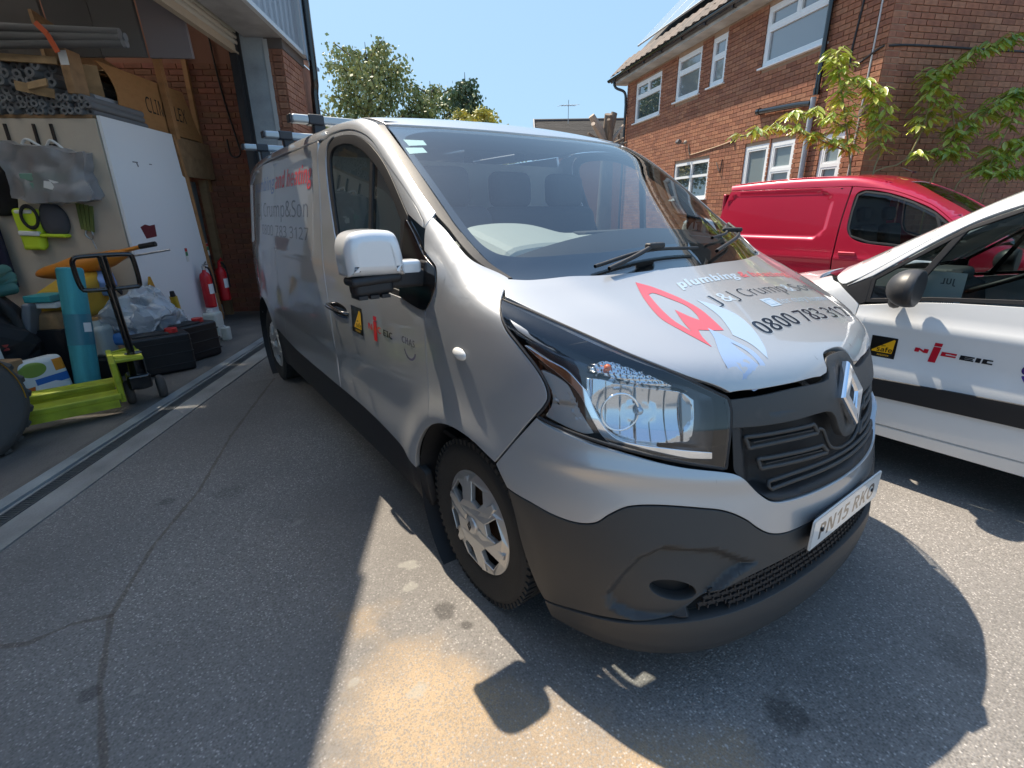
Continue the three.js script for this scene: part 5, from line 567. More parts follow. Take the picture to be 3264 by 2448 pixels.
// ---------- beyond: bungalow roof, pollarded stump, aerial, trees ----------
{
  const a = [10.95, -14.5], b = [15.4, -11.2], d = Math.atan2(-(b[1] - a[1]), b[0] - a[0]), L = Math.hypot(b[0] - a[0], b[1] - a[1]);
  const g = thing('bungalow', 'low bungalow with a dark tiled roof, behind the silver van and beside the tall house', 'bungalow', [a[0], 0, a[1]], d), rng = rand(3);
  part('roof', [box(L, .06, 3.2, L / 2, 3.98, .05, .5), box(L, .06, 3.2, L / 2, 3.98, -2.75, -.5)], std(.02, .018, .017, .9), g); part('wall', box(L - .3, 3.2, 5, L / 2, 1.6, -1.35), std(.3, .14, .08, .9), g);
  const tg = boxUV(new THREE.BoxGeometry(.26, .018, .3)), n = 26, m = Math.floor(L / .27), inst = new THREE.InstancedMesh(tg, std(1, 1, 1, .85), n * m), M = new THREE.Matrix4();
  let k = 0; for (let r = 0; r < n; r++) for (let c = 0; c < m; c++) { const s = r * .12; M.makeRotationX(.44 + .02 * rng()); M.setPosition(.14 + c * .27 + (r % 2) * .13, 4.76 - s * Math.sin(.5), -1.32 + s * Math.cos(.5)); inst.setMatrixAt(k, M); const q = .010 + .012 * rng(); inst.setColorAt(k++, lin(q, q * .9, q * .85)); } inst.name = 'tiles'; g.add(inst); tag(inst, null, null, null, 'stuff');
  part('ridge', cyl(.09, .09, L, L / 2, 4.76, -1.36, 0, 0, Math.PI / 2, 10), std(.05, .045, .045, .8), g); part('verge', box(.05, .22, 3.25, 0, 3.98, .05, .5), std(.3, .3, .3, .6), g);
  const an = thing('aerial', 'thin television aerial above the bungalow roof', 'aerial', [11.6, 4.4, -13.4]); part('mast', rod([0, 0, 0], [0, .75, 0], .012), steel, an); part('boom', rod([-.45, .52, .1], [.4, .62, -.1], .01), steel, an); for (let i = 0; i < 6; i++) part('element', rod([-.4 + i * .15, .53 + i * .017, -.13], [-.4 + i * .15, .53 + i * .017, .2], .006, 4), steel, an);
  const st = thing('tree_stump', 'weathered pollarded trunk with stubby cut limbs beside the house corner', 'tree stump', [7.25, 0, -7.25]), bark = std(.20, .15, .11, .9, 0, { map: blotch2, bumpMap: grain3, bumpScale: .01 });
  part('trunk', lumpy(rod([0, 0, 0], [.03, 2.95, 0], .22, 14, .13), .03, 5, 2), bark, st); [[[0, 2.9, 0], [-.42, 3.42, -.1], .1, .075], [[0, 2.95, 0], [-.1, 3.45, .1], .11, .09], [[.02, 2.9, 0], [.16, 3.5, .02], .09, .07], [[0, 2.8, 0], [-.55, 3.22, .1], .07, .05], [[.05, 2.8, 0], [.42, 3.0, .1], .06, .03], [[.0, 2.75, .1], [.3, 2.9, .3], .05, .02], [[.1, 2.7, 0], [.55, 2.8, -.1], .05, .02], [[.36, 2.5, .02], [.34, 3.1, .02], .03, .025], [[0, 2.85, .1], [-.3, 3.3, .3], .06, .035], [[.05, 2.9, .05], [.28, 3.25, .2], .05, .03], [[-.05, 2.85, 0], [-.62, 3.05, .0], .045, .02]].forEach(([p, q, r, r2], i) => part('limb', lumpy(rod(p, q, r, 10, r2), .02, 7, i), i % 3 ? std(.24, .185, .14, .9, 0, { map: blotch2 }) : std(.40, .32, .25, .9), st));
}
function leafCloud(n, at, size, seed, droop) { // many small folded leaves
  const rng = rand(seed), pos = [], col = [];
  for (let i = 0; i < n; i++) { const c = at(rng), s = size * (.6 + .8 * rng()), az = rng() * 6.283, el = (rng() - .5) * 2.2 - droop, d = V(Math.cos(az) * Math.cos(el), Math.sin(el), Math.sin(az) * Math.cos(el)), w = V(0, 0, 0).crossVectors(d, V(rng() - .5, rng() - .5, rng() - .5)).normalize().multiplyScalar(s * .36), t = d.clone().multiplyScalar(s), nrm = V(0, 0, 0).crossVectors(w, d).normalize().multiplyScalar(s * .12); const P0 = V(...c), tip = P0.clone().add(t), mid = P0.clone().addScaledVector(t, .5).add(nrm), l = P0.clone().addScaledVector(t, .45).add(w), r = P0.clone().addScaledVector(t, .45).sub(w); for (const q of [P0, l, tip, P0, tip, r]) { pos.push(q.x, q.y, q.z); } const k = .75 + .5 * rng(), y = c[3] ?? 0; for (let j = 0; j < 6; j++) col.push(k * (1 + .25 * y), k, k * (1 - .2 * y)); }
  const g = new THREE.BufferGeometry(); g.setAttribute('position', new THREE.Float32BufferAttribute(pos, 3)); g.setAttribute('color', new THREE.Float32BufferAttribute(col, 3)); g.setAttribute('uv', new THREE.Float32BufferAttribute(new Float32Array(pos.length / 3 * 2), 2)); g.computeVertexNormals(); return g;
}
const leafMat = (r, g, b) => phys(r, g, b, .6, 0, { vertexColors: true, transmission: .35, thickness: 0, side: THREE.DoubleSide });
function tree(name, label, cat, [x, z], h, spread, n, leaf, colour, seed, { shape = 'weep', base = 1.5, limbs = 26, droop = .5, group } = {}) {
  const t = thing(name, label, cat, [x, 0, z], 0, group), rng = rand(seed), bark = std(.08, .065, .05, .95), tips = [], br = [];
  br.push(rod([0, 0, 0], [.1, h * .55, 0], h * .022, 8, h * .013), rod([.1, h * .55, 0], [.05, h * .97, .05], h * .013, 6, .01));
  for (let i = 0; i < limbs; i++) { const f = base / h + (1 - base / h) * Math.pow((i + .5) / limbs, .9), az = i * 2.4 + rng(), up = shape === 'cone' ? .1 : .35, reach = spread * (shape === 'cone' ? (1.05 - f) : Math.sqrt(Math.max(.05, 1 - Math.pow(Math.abs(f - .5) / .52, 2)))) * (.45 + .75 * rng()), p = [.08, f * h * .92, .02], q = [p[0] + Math.cos(az) * reach, p[1] + reach * up + h * .03 * rng(), p[2] + Math.sin(az) * reach]; br.push(rod(p, q, h * .006, 5, h * .002)); for (let k = 0; k < 5; k++) { const u = .35 + .65 * k / 4; tips.push([p[0] + (q[0] - p[0]) * u, p[1] + (q[1] - p[1]) * u, p[2] + (q[2] - p[2]) * u, reach, f]); } }
  part('trunk', br[0], bark, t); part('limbs', br.slice(1), bark, t);
  part('crown', leafCloud(n, (r) => { const c = tips[Math.floor(r() * tips.length)], w = .16 + .18 * c[3], down = shape === 'weep' ? r() * r() * h * .13 : 0; return [c[0] + (r() + r() + r() - 1.5) * w, c[1] + (r() + r() - 1) * w * .7 - down, c[2] + (r() + r() + r() - 1.5) * w, r() - .5]; }, leaf, seed + 9, droop), leafMat(...colour), t); return t;
}
tree('birch_tree', 'tall drooping tree standing behind the roof of the silver van, left of the others', 'tree', [7.9, -22.6], 8.7, 2.7, 11000, .16, [.25, .28, .10], 21, { base: 2.6, limbs: 40, droop: .9 });
tree('drooping_tree', 'mid-height drooping tree between the tall tree and the dark conifer', 'tree', [10.2, -21.2], 7.2, 2.2, 8000, .15, [.20, .24, .08], 35, { base: 2.0, limbs: 32, droop: .8 });
tree('conifer_tree', 'dark ragged conifer with hanging tufts, rightmost of the tall trees', 'tree', [11.3, -20.0], 7.45, 1.2, 3400, .17, [.09, .14, .06], 47, { base: 3, limbs: 22, droop: 1.1 });
tree('golden_shrub', 'yellow-green shrub below the dark conifer, just above the van roof', 'shrub', [9.0, -15.2], 5.1, 1.35, 5200, .12, [.42, .38, .06], 53, { base: 1.5, limbs: 20, droop: .1, shape: 'cone2' });
tree('hedge_shrub', 'low light-green shrub tips showing over the van roof at right', 'shrub', [10.6, -15.6], 4.65, .9, 1400, .13, [.25, .31, .07], 59, { base: 2, limbs: 14, droop: .1, shape: 'cone2' });
tree('sapling', 'thin sapling tips next to the bungalow roof', 'shrub', [12.3, -15.9], 4.75, .55, 420, .12, [.26, .3, .08], 61, { base: 3, limbs: 12, droop: .1, shape: 'cone2' });
// ---------- what stands in the workshop ----------
const at = (name, label, cat, u, y, n, turn = 0, group) => thing(name, label, cat, G(u, y, n), TG + turn, group);
const card = std(.50, .33, .17, .85, 0, { map: blotch2 }), cardDark = std(.40, .24, .12, .85, 0, { map: blotch2 }), foam = std(.16, .165, .17, .85), foamPale = std(.36, .37, .39, .85), timber = std(.50, .25, .10, .75, 0, { map: blotch2 }), wallBoard = std(.52, .45, .365, .85, 0, { bumpMap: grain3, bumpScale: .001 }), whiteBoard = std(.78, .80, .81, .55, 0, { bumpMap: grain3, bumpScale: .001 });
{
  const store = at('store_partition', 'boxed-in store with a white board front and a beige side hung with gear', 'partition', 0, 0, 0);
  part('front_board', ext(poly([[3.72, .05], [3.72, 2.42], [5.0, 2.42], [5.02, 2.2], [5.05, 1.95], [5.1, 1.93], [5.28, .05]]), .03).translate(0, 0, -4.36), whiteBoard, store);
  part('side_board', box(.03, 2.38, 2.7, 3.72, 1.2, -5.72), wallBoard, store); part('top', box(1.5, .03, 2.7, 4.46, 2.41, -5.74), cardDark, store);
  part('edge_strip', [bar([5.03, 2.42, -4.33], [5.12, 1.94, -4.33], .03, .05), bar([5.13, 1.94, -4.335], [5.30, .05, -4.335], .05, .05)], timber, store);
  part('torn_label', ext(poly([[3.93, 1.36], [4.02, 1.385], [4.1, 1.37], [4.2, 1.38], [4.19, 1.25], [3.99, 1.235]]), .003).translate(0, 0, -4.329), std(.13, .012, .02, .7), store);
  part('scuff', [box(.09, .012, .002, 4.12, 2.03, -4.328), box(.05, .01, .002, 4.4, 2.03, -4.328), box(.02, .05, .002, 4.15, 2.01, -4.328, 0, 0, .4)], std(.2, .2, .21, .8), store);
  const sign = (u, y, n, l) => { const s = at('sign', l, 'sign', u, y, n); part('plate', box(.055, .17, .004), std(.7, .7, .66, .5), s); part('red_band', box(.05, .04, .002, 0, .06, .003), std(.5, .02, .02, .5), s); part('green_band', box(.05, .05, .002, 0, .012, .003), std(.04, .22, .1, .5), s); };
  sign(4.73, 1.0, -4.326, 'small fire safety sign on the white board above the left extinguisher'); sign(5.42, 1.02, -4.39, 'small fire safety sign on the dark door frame above the right extinguisher');
  const red = std(.55, .012, .02, .3), lab = std(.75, .75, .75, .5);
  const ext_ = (u, n, l, first) => { const e = at('fire_extinguisher', l, 'fire extinguisher', u, .30, n, 0, 'fire extinguishers by the store door'); part('cylinder', lathe([[0, 0], [.066, .005], [.07, .02], [.07, .40], [.055, .445], [.025, .47], [.02, .5], [0, .5]], 24), red, e); part('valve', [cyl(.022, .022, .05, 0, .52, 0), rod([0, .54, 0], [-.01, .6, .05], .011), rod([-.01, .56, 0], [.1, .555, .02], .009)], first ? steel : red, e); part('hose', tube([[.03, .53, 0], [.09, .5, .02], [.1, .36, .04], [.085, .18, .05]], .012, 24, 8), rubber, e); part('label', new THREE.CylinderGeometry(.0712, .0712, .13, 20, 1, true, -.9, 1.3).translate(0, .25, 0), lab, e); return e; };
  ext_(4.85, -4.22, 'red fire extinguisher hanging on the white board, left of the pair', true); ext_(5.42, -4.28, 'red fire extinguisher standing by the dark doorway, right of the pair', false);
  const door = at('store_door', 'grey inner door in a brown frame beside the white store board', 'door', 5.62, 0, -4.6); part('leaf', rbox(.44, 1.9, .04, .005, .02, .97, 0), std(.13, .14, .14, .6), door); part('frame', [box(.1, 1.95, .1, -.28, .97, .12), box(.08, 1.95, .1, .3, .97, .1)], cardDark, door); part('threshold', box(.5, .14, .02, 0, .1, .03), std(.4, .42, .42, .5), door);
  const plank = at('timber_plank', 'wide brown board fixed across above the inner door', 'plank', 5.62, 2.19, -4.42); part('board', rbox(.98, .47, .03, .005), cardDark, plank);
  const post = at('timber_post', 'rough orange timber upright in front of the lettered carton', 'post', 5.10, 2.42, -4.36); part('post', box(.085, 2.2, .07, -.02, 1.06, 0, 0, 0, .06), timber, post);
  const th = at('timber_batten', 'thin timber batten fixed up the painted brick end wall', 'batten', 6.07, 1.9, -4.5); part('batten', box(.05, 2.6, .06, 0, 1.2, 0), timber, th);
  one('wall_cable', [tube([[6.1, 4.2, -4.15], [6.1, 3.2, -4.1], [6.09, 2.5, -4.0], [6.09, 2.32, -3.98], [6.09, 2.26, -4.05], [6.09, 2.3, -4.12], [6.1, 2.5, -4.14]].map(([u, y, n]) => G(u, y, n)), .012, 60, 6)], plastic, 'dark cable hanging in a loop on the painted brick end wall', 'cable'); one('wall_conduit', [tube([[6.1, 4.2, -3.84], [6.1, 3.2, -3.82], [6.1, 2.4, -3.8], [6.1, 2.2, -3.7]].map(([u, y, n]) => G(u, y, n)), .02, 40, 6)], plastic, 'dark conduit running down the brick end wall next to the door track', 'conduit');
  // cartons and lagging on top of the store
  const ctex = canvasTex(1024, 256, (x, W, H) => { x.fillStyle = '#a8794a'; x.fillRect(0, 0, W, H); for (let i = 0; i < 500; i++) { x.fillStyle = `rgba(${90 + 60 * hash(i, 1)},${60 + 40 * hash(i, 2)},30,.06)`; x.fillRect(hash(i, 3) * W, hash(i, 4) * H, 60 * hash(i, 5), 3 + 20 * hash(i, 6)); } x.fillStyle = '#1d1611'; x.font = '104px sans-serif'; x.save(); x.translate(350, 172); x.scale(.95, 1); x.fillText('CLIMAFLEX', 0, 0); x.restore(); });
  const cb = at('lettered_carton', 'long open cardboard carton with black lettering on top of the store', 'carton', 4.1, 2.44, -4.42);
  part('front', (() => { const s = new THREE.Shape(); s.moveTo(.05, 0); s.lineTo(1.85, 0); s.lineTo(1.55, .56); s.lineTo(-.1, .52); s.quadraticCurveTo(.16, .42, .14, .22); s.quadraticCurveTo(.12, .1, .05, 0); const g = ext(s, .008); const p = g.attributes.position, uv = g.attributes.uv; for (let i = 0; i < p.count; i++) uv.setXY(i, p.getX(i) / 1.85, p.getY(i) / .56); return g; })(), std(1, 1, 1, .85, 0, { map: ctex }), cb); part('back', box(1.7, .5, .008, .9, .25, -.5), card, cb); part('base', box(1.8, .008, .5, .92, .004, -.25), card, cb); part('lid', box(1.3, .008, .5, .95, .52, -.25), card, cb); part('flap', box(.008, .42, .3, -.02, .3, -.2, 0, .5, .5), card, cb);
  const cb2 = at('flat_carton', 'flattened plain carton leaning behind the lettered one', 'carton', 4.45, 2.75, -4.95); part('sheet', box(1.5, .62, .03, .3, .25, 0, -.1, .1, -.12), cardDark, cb2);
  const cb3 = at('brown_carton', 'upright brown carton with a white delivery note, beside the stacked lagging', 'carton', 3.72, 2.60, -4.5); part('body', rbox(.2, .38, .08, .01, .06, .19, 0), cardDark, cb3); part('note', box(.004, .12, .075, -.043, .30, .01), white, cb3);
  const cb4 = at('open_carton', 'long open carton holding the upper layer of grey lagging', 'carton', 3.8, 2.9, -5.05); part('lid', rbox(.7, .02, .98, .004, .25, .02, 0, .05, 0, .04), card, cb4); part('lip', rbox(.02, .07, .98, .005, -.11, 0, 0, .05, 0, -.3), card, cb4); part('side', box(.7, .5, .015, .25, -.22, -.48), card, cb4);
  const tubeG = (r, L) => { const s = new THREE.Shape(); s.absarc(0, 0, r, 0, 2 * Math.PI); const p = new THREE.Path(); p.absarc(0, 0, r * .42, 0, 2 * Math.PI); s.holes.push(p); return ext(s, L, 0, 1, 9).rotateY(Math.PI / 2); };
  const rng = rand(77), tg = [tubeG(.034, .9), tubeG(.042, .9)];
  const proto = {}; const lag = (u, y, n, k, pale, lv) => { const r = at('lagging_tube', pale ? pale + ' pale grey foam tube sticking out of the lettered carton' : lv === 'upper' ? 'thicker dark grey foam tube in the upper stack on the store roof' : 'thin dark grey foam tube in the bottom layers on the store roof', 'pipe lagging', u, y, n, (rng() - .5) * .1, pale ? 'pale lagging in the lettered carton' : lv + ' stack of grey lagging on the store'); part('tube', tg[k], pale ? foamPale : foam, r); };
  for (let r = 0; r < 3; r++) for (let k = 0; k < 15; k++) if (r < 2 || k > 2) lag(3.64 + rng() * .12, 2.452 + r * .056, -5.34 + k * .066 + (r % 2) * .033, 0, false, 'lower');
  for (let r = 0; r < 4; r++) for (let k = 0; k < 8; k++) lag(3.64 + rng() * .16, 2.64 + r * .066, -5.3 + k * .082 + (r % 2) * .04, 1, false, 'upper');
  for (const [u, y, n, w] of [[3.98, 2.62, -4.52, 'topmost, thickest'], [3.93, 2.53, -4.49, 'lower right'], [4.0, 2.525, -4.59, 'lower middle'], [3.85, 2.62, -4.64, 'far left']]) lag(u, y, n, 1, w);
  const scr = at('card_scrap', 'folded scrap of cardboard among the lagging ends', 'cardboard', 3.62, 2.62, -4.78); part('fold', [box(.02, .08, .3, 0, 0, 0, .2, .2, .3), box(.02, .07, .18, -.02, .04, .05, -.2, 0, -.4)], card, scr);
  for (let k = 0; k < 5; k++) { const p = at('long_pipe', ['topmost', 'second', 'third', 'fourth', 'lowest'][k] + ' long grey foam length slung under the stacked boards', 'foam length', 3.62 + (k % 2) * .08, 2.97 + k * .042, -5.35); part('length', lumpy(cyl(.036, .036, 2.9, 0, 0, 0, Math.PI / 2 + (k - 2) * .012, 0, 0, 12), .012, 3, k), k % 2 ? foam : std(.13, .125, .12, .85), p); }
  const strap = std(.55, .10, .03, .7); for (const [n, l] of [[-5.35, 'orange ratchet strap slung round the foam lengths, nearer the left edge'], [-4.42, 'orange ratchet strap slung round the foam lengths, nearer the shutter']]) { const s = at('strap', l, 'strap', 3.5, 2.95, n); part('webbing', [bar([-.02, .17, -.10], [-.03, .08, -.02], .045, .008, V(1, 0, 0)), bar([-.03, .08, -.02], [-.03, -.06, .03], .045, .008, V(1, 0, 0))], strap, s); }
  for (let k = 0; k < 6; k++) { const b = at('foam_board', ['first', 'second', 'third', 'fourth', 'fifth', 'red-printed'][k] + ' grey insulation board of the row stacked high under the roof' + (k === 5 ? '' : ', counting from the left'), 'board', 4.15 + (k % 2) * .03, 3.1, -6.15 + k * .46); part('board', rbox(.05, 1.55, .44, .006, .15, .75, 0, 0, 0, .1), k === 5 ? std(.16, .14, .145, .85) : std(.085 + .012 * (k % 3), .08 + .011 * (k % 3), .078 + .01 * (k % 3), .9), b); if (k === 5) part('red_print', [...Array(7)].map((_, i) => box(.004, .03, .035 + .02 * (i % 3), .10 + (i < 4 ? .028 : .045) * 1, i < 4 ? .5 : .62, -.16 + (i % 4) * .09, 0, 0, .1)), std(.22, .03, .045, .8), b); }
  // gear hung on the beige side
  const X = 3.70; for (const [n, l] of [[-5.2, 'leftmost steel hook on the beige board, above the dark coat'], [-4.94, 'middle steel hook on the beige board'], [-4.78, 'rightmost steel hook on the beige board, over the plastic sack']]) { const h = at('wall_hook', l, 'hook', X, 2.2, n, 0, 'hooks on the beige board'); part('bar', [box(.02, .2, .022, -.012, .04, 0), rod([-.02, -.05, 0], [-.1, -.06, 0], .008), rod([-.1, -.06, 0], [-.11, -.02, 0], .008)], std(.03, .022, .02, .6), h); }
  const coat = at('dark_coat', 'dark coat and bag hanging at the left end of the beige board', 'coat', X, 1.85, -5.45); part('coat', lumpy(new THREE.SphereGeometry(1, 24, 20).scale(.12, .36, .19), .05, 6, 4), std(.018, .015, .014, .95), coat); part('patch', lumpy(new THREE.SphereGeometry(1, 12, 10).scale(.05, .12, .05), .02, 12, 2).translate(-.12, .1, .05), std(.2, .11, .04, .8), coat);
  const bag = at('plastic_sack', 'grey see-through plastic sack of green cartons hanging from the hooks', 'sack', X - .1, 1.9, -4.86); const film = phys(.62, .62, .64, .3, 0, { transmission: .7, thickness: 0, side: THREE.DoubleSide }); part('film', lumpy(lumpy(place(new THREE.BoxGeometry(.16, .46, .72, 4, 14, 20), 0, -.03, 0, .06), .06, 5, 9), .03, 15, 3), film, bag); part('contents', [rbox(.05, .07, .42, .01, -.04, -.05, -.03), rbox(.05, .08, .4, .01, -.04, -.14, -.05)], std(.16, .30, .24, .7), bag); part('white_carton', [box(.012, .09, .24, -.085, -.14, .1, .3), box(.09, .1, .12, -.0, -.17, .26)], white, bag); part('handles', tube([[0, .2, -.2], [-.03, .29, -.1], [0, .22, .02], [-.03, .28, .12], [0, .2, .2]], .012, 30, 6), white, bag);
  const vest = at('hi_vis_jacket', 'fluorescent yellow jacket with a reflective band, hung on the beige board', 'jacket', X - .05, 1.38, -5.22), hv = std(.55, .72, .03, .7), refl = std(.75, .76, .74, .3); part('body', lumpy(rbox(.1, .40, .24, .05, 0, -.02, 0, .05, 0, 0, 5), .03, 8, 5), hv, vest); part('band', [rbox(.12, .05, .2, .015, -.01, -.06, .0, .05), rbox(.1, .04, .17, .015, -.01, .15, .0)], refl, vest); part('hem', rbox(.1, .035, .27, .015, -.01, -.085, .2, .05), hv, vest); part('strap_loop', new THREE.TorusGeometry(.075, .014, 8, 20).rotateY(Math.PI / 2).scale(1, 1.4, 1).translate(-.08, .10, .07), rubber, vest);
  const fl = at('grey_fleece', 'grey fleece hanging beside the yellow jacket', 'fleece', X - .04, 1.45, -5.0); part('body', lumpy(new THREE.SphereGeometry(1, 20, 16).scale(.07, .17, .14), .02, 7, 8), std(.075, .075, .085, .95), fl);
  const sling = at('lifting_sling', 'olive green webbing sling with steel hooks hanging on the beige board', 'sling', X - .04, 1.45, -4.68); part('webbing', [-.05, -.015, .02, .055].map((z, i) => box(.02, .26, .028, 0, .03 - .01 * i, z, .06 + .05 * i)), std(.13, .16, .04, .8), sling); part('hooks', [tube([[0, -.1, -.03], [-.01, -.16, -.04], [0, -.2, 0], [-.01, -.16, .03], [0, -.1, .02]], .008, 20, 6), rod([0, -.2, 0], [0, -.3, .02], .006)], steel, sling);
  one('navy_board', rbox(.05, .75, 1.2, .01).rotateY(TG).translate(...G(3.6, 1.15, -6.1)), std(.012, .014, .04, .6), 'navy board standing at the far left of the workshop', 'board');
  // floor
  const pt = at('pallet_truck', 'yellow hand pallet truck with a black loop handle, near the doorway', 'pallet truck', 2.1, 0, -3.74, 2.2), lime = std(.42, .48, .02, .5, 0, { map: blotch2 });
  for (const z of [.0, -.4]) part('fork', [rbox(1.1, .05, .16, .012, .55, .165, z), box(1.05, .06, .012, .55, .115, z + .074), box(1.05, .06, .012, .55, .115, z - .074)], lime, pt);
  part('frame', [ext(poly([[0, .06], [.02, .40], [-.18, .43], [-.2, .38], [-.03, .32], [-.05, .06]]), .03).translate(0, 0, .05), rbox(.04, .32, .52, .01, .0, .27, -.2), rbox(.2, .03, .3, .01, -.1, .41, -.2)], lime, pt);
  part('pump', [cyl(.06, .06, .3, -.15, .28, -.2), rbox(.16, .12, .18, .02, -.14, .2, -.2)], blackGloss, pt); part('handle_bar', rod([-.14, .3, -.2], [-.12, .98, -.2], .027, 12), blackGloss, pt); part('handle_loop', [tube([[-.24, .97, -.2], [-.235, 1.17, -.22], [-.20, 1.2, -.22], [.06, 1.2, -.22], [.12, 1.18, -.22], [.13, 1.1, -.21], [.12, .98, -.2], [.08, .95, -.2], [-.2, .95, -.2]], .017, 80, 8, true), rod([-.06, .95, -.2], [-.05, 1.2, -.22], .03)].map((g) => g.translate(-.07, 0, 0)), blackGloss, pt);
  for (const x of [-.28, -.06]) { const w = new THREE.Group(); w.name = 'steer_wheel'; pt.add(w); part('tread', new THREE.TorusGeometry(.07, .032, 10, 28).rotateY(Math.PI / 2).translate(x, .1, -.16), std(.09, .075, .065, .8), w); part('centre', cyl(.06, .06, .04, x, .1, -.16, 0, 0, Math.PI / 2), plastic, w); }
  const roll = at('blue_roll', 'tall roll of turquoise foam leaning behind the pallet truck', 'roll', 2.42, 0, -4.22); part('roll', lathe([[0, 0], [.09, .0], [.095, .02], [.095, 1.06], [.085, 1.075], [.03, 1.075], [.03, 1.03], [0, 1.03]], 28).rotateZ(-.18), std(.06, .38, .44, .75, 0, { map: blotch2 }), roll); part('wrap', new THREE.CylinderGeometry(.0965, .0965, .27, 28, 1, true).translate(0, .54, 0).rotateZ(-.18), std(.04, .18, .24, .4), roll); part('label', new THREE.CylinderGeometry(.098, .098, .08, 12, 1, true, -.6, .7).translate(0, .56, 0).rotateZ(-.18), white, roll);
  const tank = (u, n, turn, l, k) => { const t = at('black_canister', l, 'canister', u, 0, n, turn, 'black canisters on the workshop floor'); part('body', [rbox(.50, .38, .26, .03, 0, .2, -.13), ...[.09, .2, .31].map((y) => rbox(.505, .012, .268, .004, 0, y, -.13))], std(.012, .012, .014, .45), t); part('cap', cyl(.055, .055, .04, .12, .41, -.12), std(.45, .02, .02, .45), t); part('rim', rbox(.3, .02, .18, .008, -.06, .395, -.13), plastic, t); return t; };
  tank(2.78, -3.72, -.87, 'black ribbed canister with a red cap, nearest the pallet truck'); tank(3.28, -3.64, -.45, 'black ribbed canister with a red cap, farther along by the white containers');
  const cb5 = at('clear_bag', 'crumpled clear plastic bag of fittings heaped on the black canisters', 'plastic bag', 3.2, .52, -4.08); part('film', lumpy(lumpy(new THREE.IcosahedronGeometry(1, 14).scale(.36, .25, .26), .12, 6, 3), .045, 17, 5), phys(.72, .76, .8, .15, 0, { transmission: .55, thickness: 0, side: THREE.DoubleSide }), cb5); part('fittings', lumpy(new THREE.IcosahedronGeometry(1, 3).scale(.22, .13, .18), .08, 8, 6).translate(0, -.08, 0), std(.12, .14, .18, .6), cb5); part('blue_film', lumpy(new THREE.IcosahedronGeometry(1, 3).scale(.14, .16, .12), .05, 9, 8).translate(.22, -.06, .05), phys(.45, .55, .75, .3, 0, { transmission: .35, thickness: 0 }), cb5);
  const milky = phys(.62, .66, .62, .4, 0, { transmission: .25, thickness: 0 });
  const jug = at('white_jug', 'milky white plastic jug with an orange cap behind the pallet truck handle', 'jug', 2.86, .2, -4.3); part('body', rbox(.2, .3, .16, .05, 0, .15, 0, 0, 0, .05, 4), milky, jug); part('neck', cyl(.05, .035, .06, -.03, .32, 0), milky, jug); part('cap', cyl(.035, .035, .03, -.03, .36, 0), std(.5, .25, .08, .5), jug); one('jug_crate', rbox(.3, .2, .3, .02).rotateY(TG).translate(...G(2.86, .1, -4.3)), plastic, 'low black crate under the white jug', 'crate');
  for (const [u, n, h, l] of [[4.30, -3.96, .34, 'taller translucent container by the wall, behind the far canister'], [4.18, -3.78, .17, 'small white bottle at the foot of the translucent container']]) { const j = at('container', l, 'container', u, 0, n); part('body', rbox(h * .62, h, h * .5, h * .12, 0, h / 2, 0, 0, 0, 0, 4), milky, j); part('cap', cyl(h * .1, h * .1, h * .12, -h * .12, h * 1.04, 0), white, j); }
  const can = at('foam_can', 'yellow spray can with a black cap leaning by the wall', 'can', 3.98, .35, -4.18); part('body', cyl(.04, .04, .24, 0, .12, 0, 0, 0, .12), std(.5, .33, .03, .4), can); part('cap', cyl(.03, .022, .06, -.018, .27, 0, 0, 0, .12), plastic, can); const wedge = at('warning_board', 'orange-yellow pointed board leaning on the white store front', 'board', 3.78, .58, -4.3); part('board', ext(poly([[-.1, 0], [.12, -.04], [.02, .26]]), .02, .004), std(.5, .25, .02, .6), wedge);
  const ys = at('yellow_sack', 'big yellow and blue bulk sack slumped against the beige board', 'sack', 3.1, .62, -4.55); part('sack', lumpy(rbox(.75, .36, .34, .08, 0, .12, 0, 0, .2, .1, 6), .06, 5, 5), std(.48, .28, .02, .75), ys); part('blue_panel', lumpy(rbox(.22, .2, .36, .06, .2, .22, .02, 0, .2, .3, 4), .03, 7, 2), std(.2, .32, .62, .6), ys); part('stripe', rbox(.3, .05, .02, .01, .22, .18, .19, 0, .2, -.6), std(.02, .02, .03, .6), ys);
  const wb = at('wheelbarrow', 'orange wheelbarrow upended, its handle with a black grip sticking out', 'wheelbarrow', 3.35, 1.02, -4.62); part('tray', lumpy(new THREE.SphereGeometry(1, 24, 14).scale(.14, .09, .48), .015, 5, 3).rotateX(-.22), std(.58, .2, .02, .5), wb); part('handle', rod([0, .08, .2], [0, .17, .62], .02), std(.58, .2, .02, .5), wb); part('grip', rod([0, .165, .58], [0, .19, .74], .025), rubber, wb); part('stay', rod([.1, .02, .1], [.15, .12, .78], .01), steel, wb);
  const pb = at('plaster_bag', 'white printed plaster bag with green, orange and blue panels, left of the turquoise roll', 'bag', 2.2, 0, -4.42), pbt = canvasTex(256, 256, (x) => { x.fillStyle = '#d5d8d6'; x.fillRect(0, 0, 256, 256); x.fillStyle = '#7d9640'; x.beginPath(); x.ellipse(70, 62, 62, 40, 0, 0, 7); x.fill(); x.fillStyle = '#d98a26'; x.fillRect(168, 32, 80, 66); x.fillStyle = '#2f6cb8'; x.fillRect(60, 116, 196, 46); x.fillStyle = '#cf6a1c'; x.fillRect(0, 150, 50, 50); x.fillStyle = '#5c9a4a'; x.fillRect(100, 200, 156, 40); x.fillStyle = '#e8eae6'; x.beginPath(); x.moveTo(30, 226); x.lineTo(50, 150); x.lineTo(150, 150); x.lineTo(210, 180); x.lineTo(200, 226); x.closePath(); x.fill(); x.fillStyle = '#356aa8'; x.fillRect(0, 206, 60, 50); });
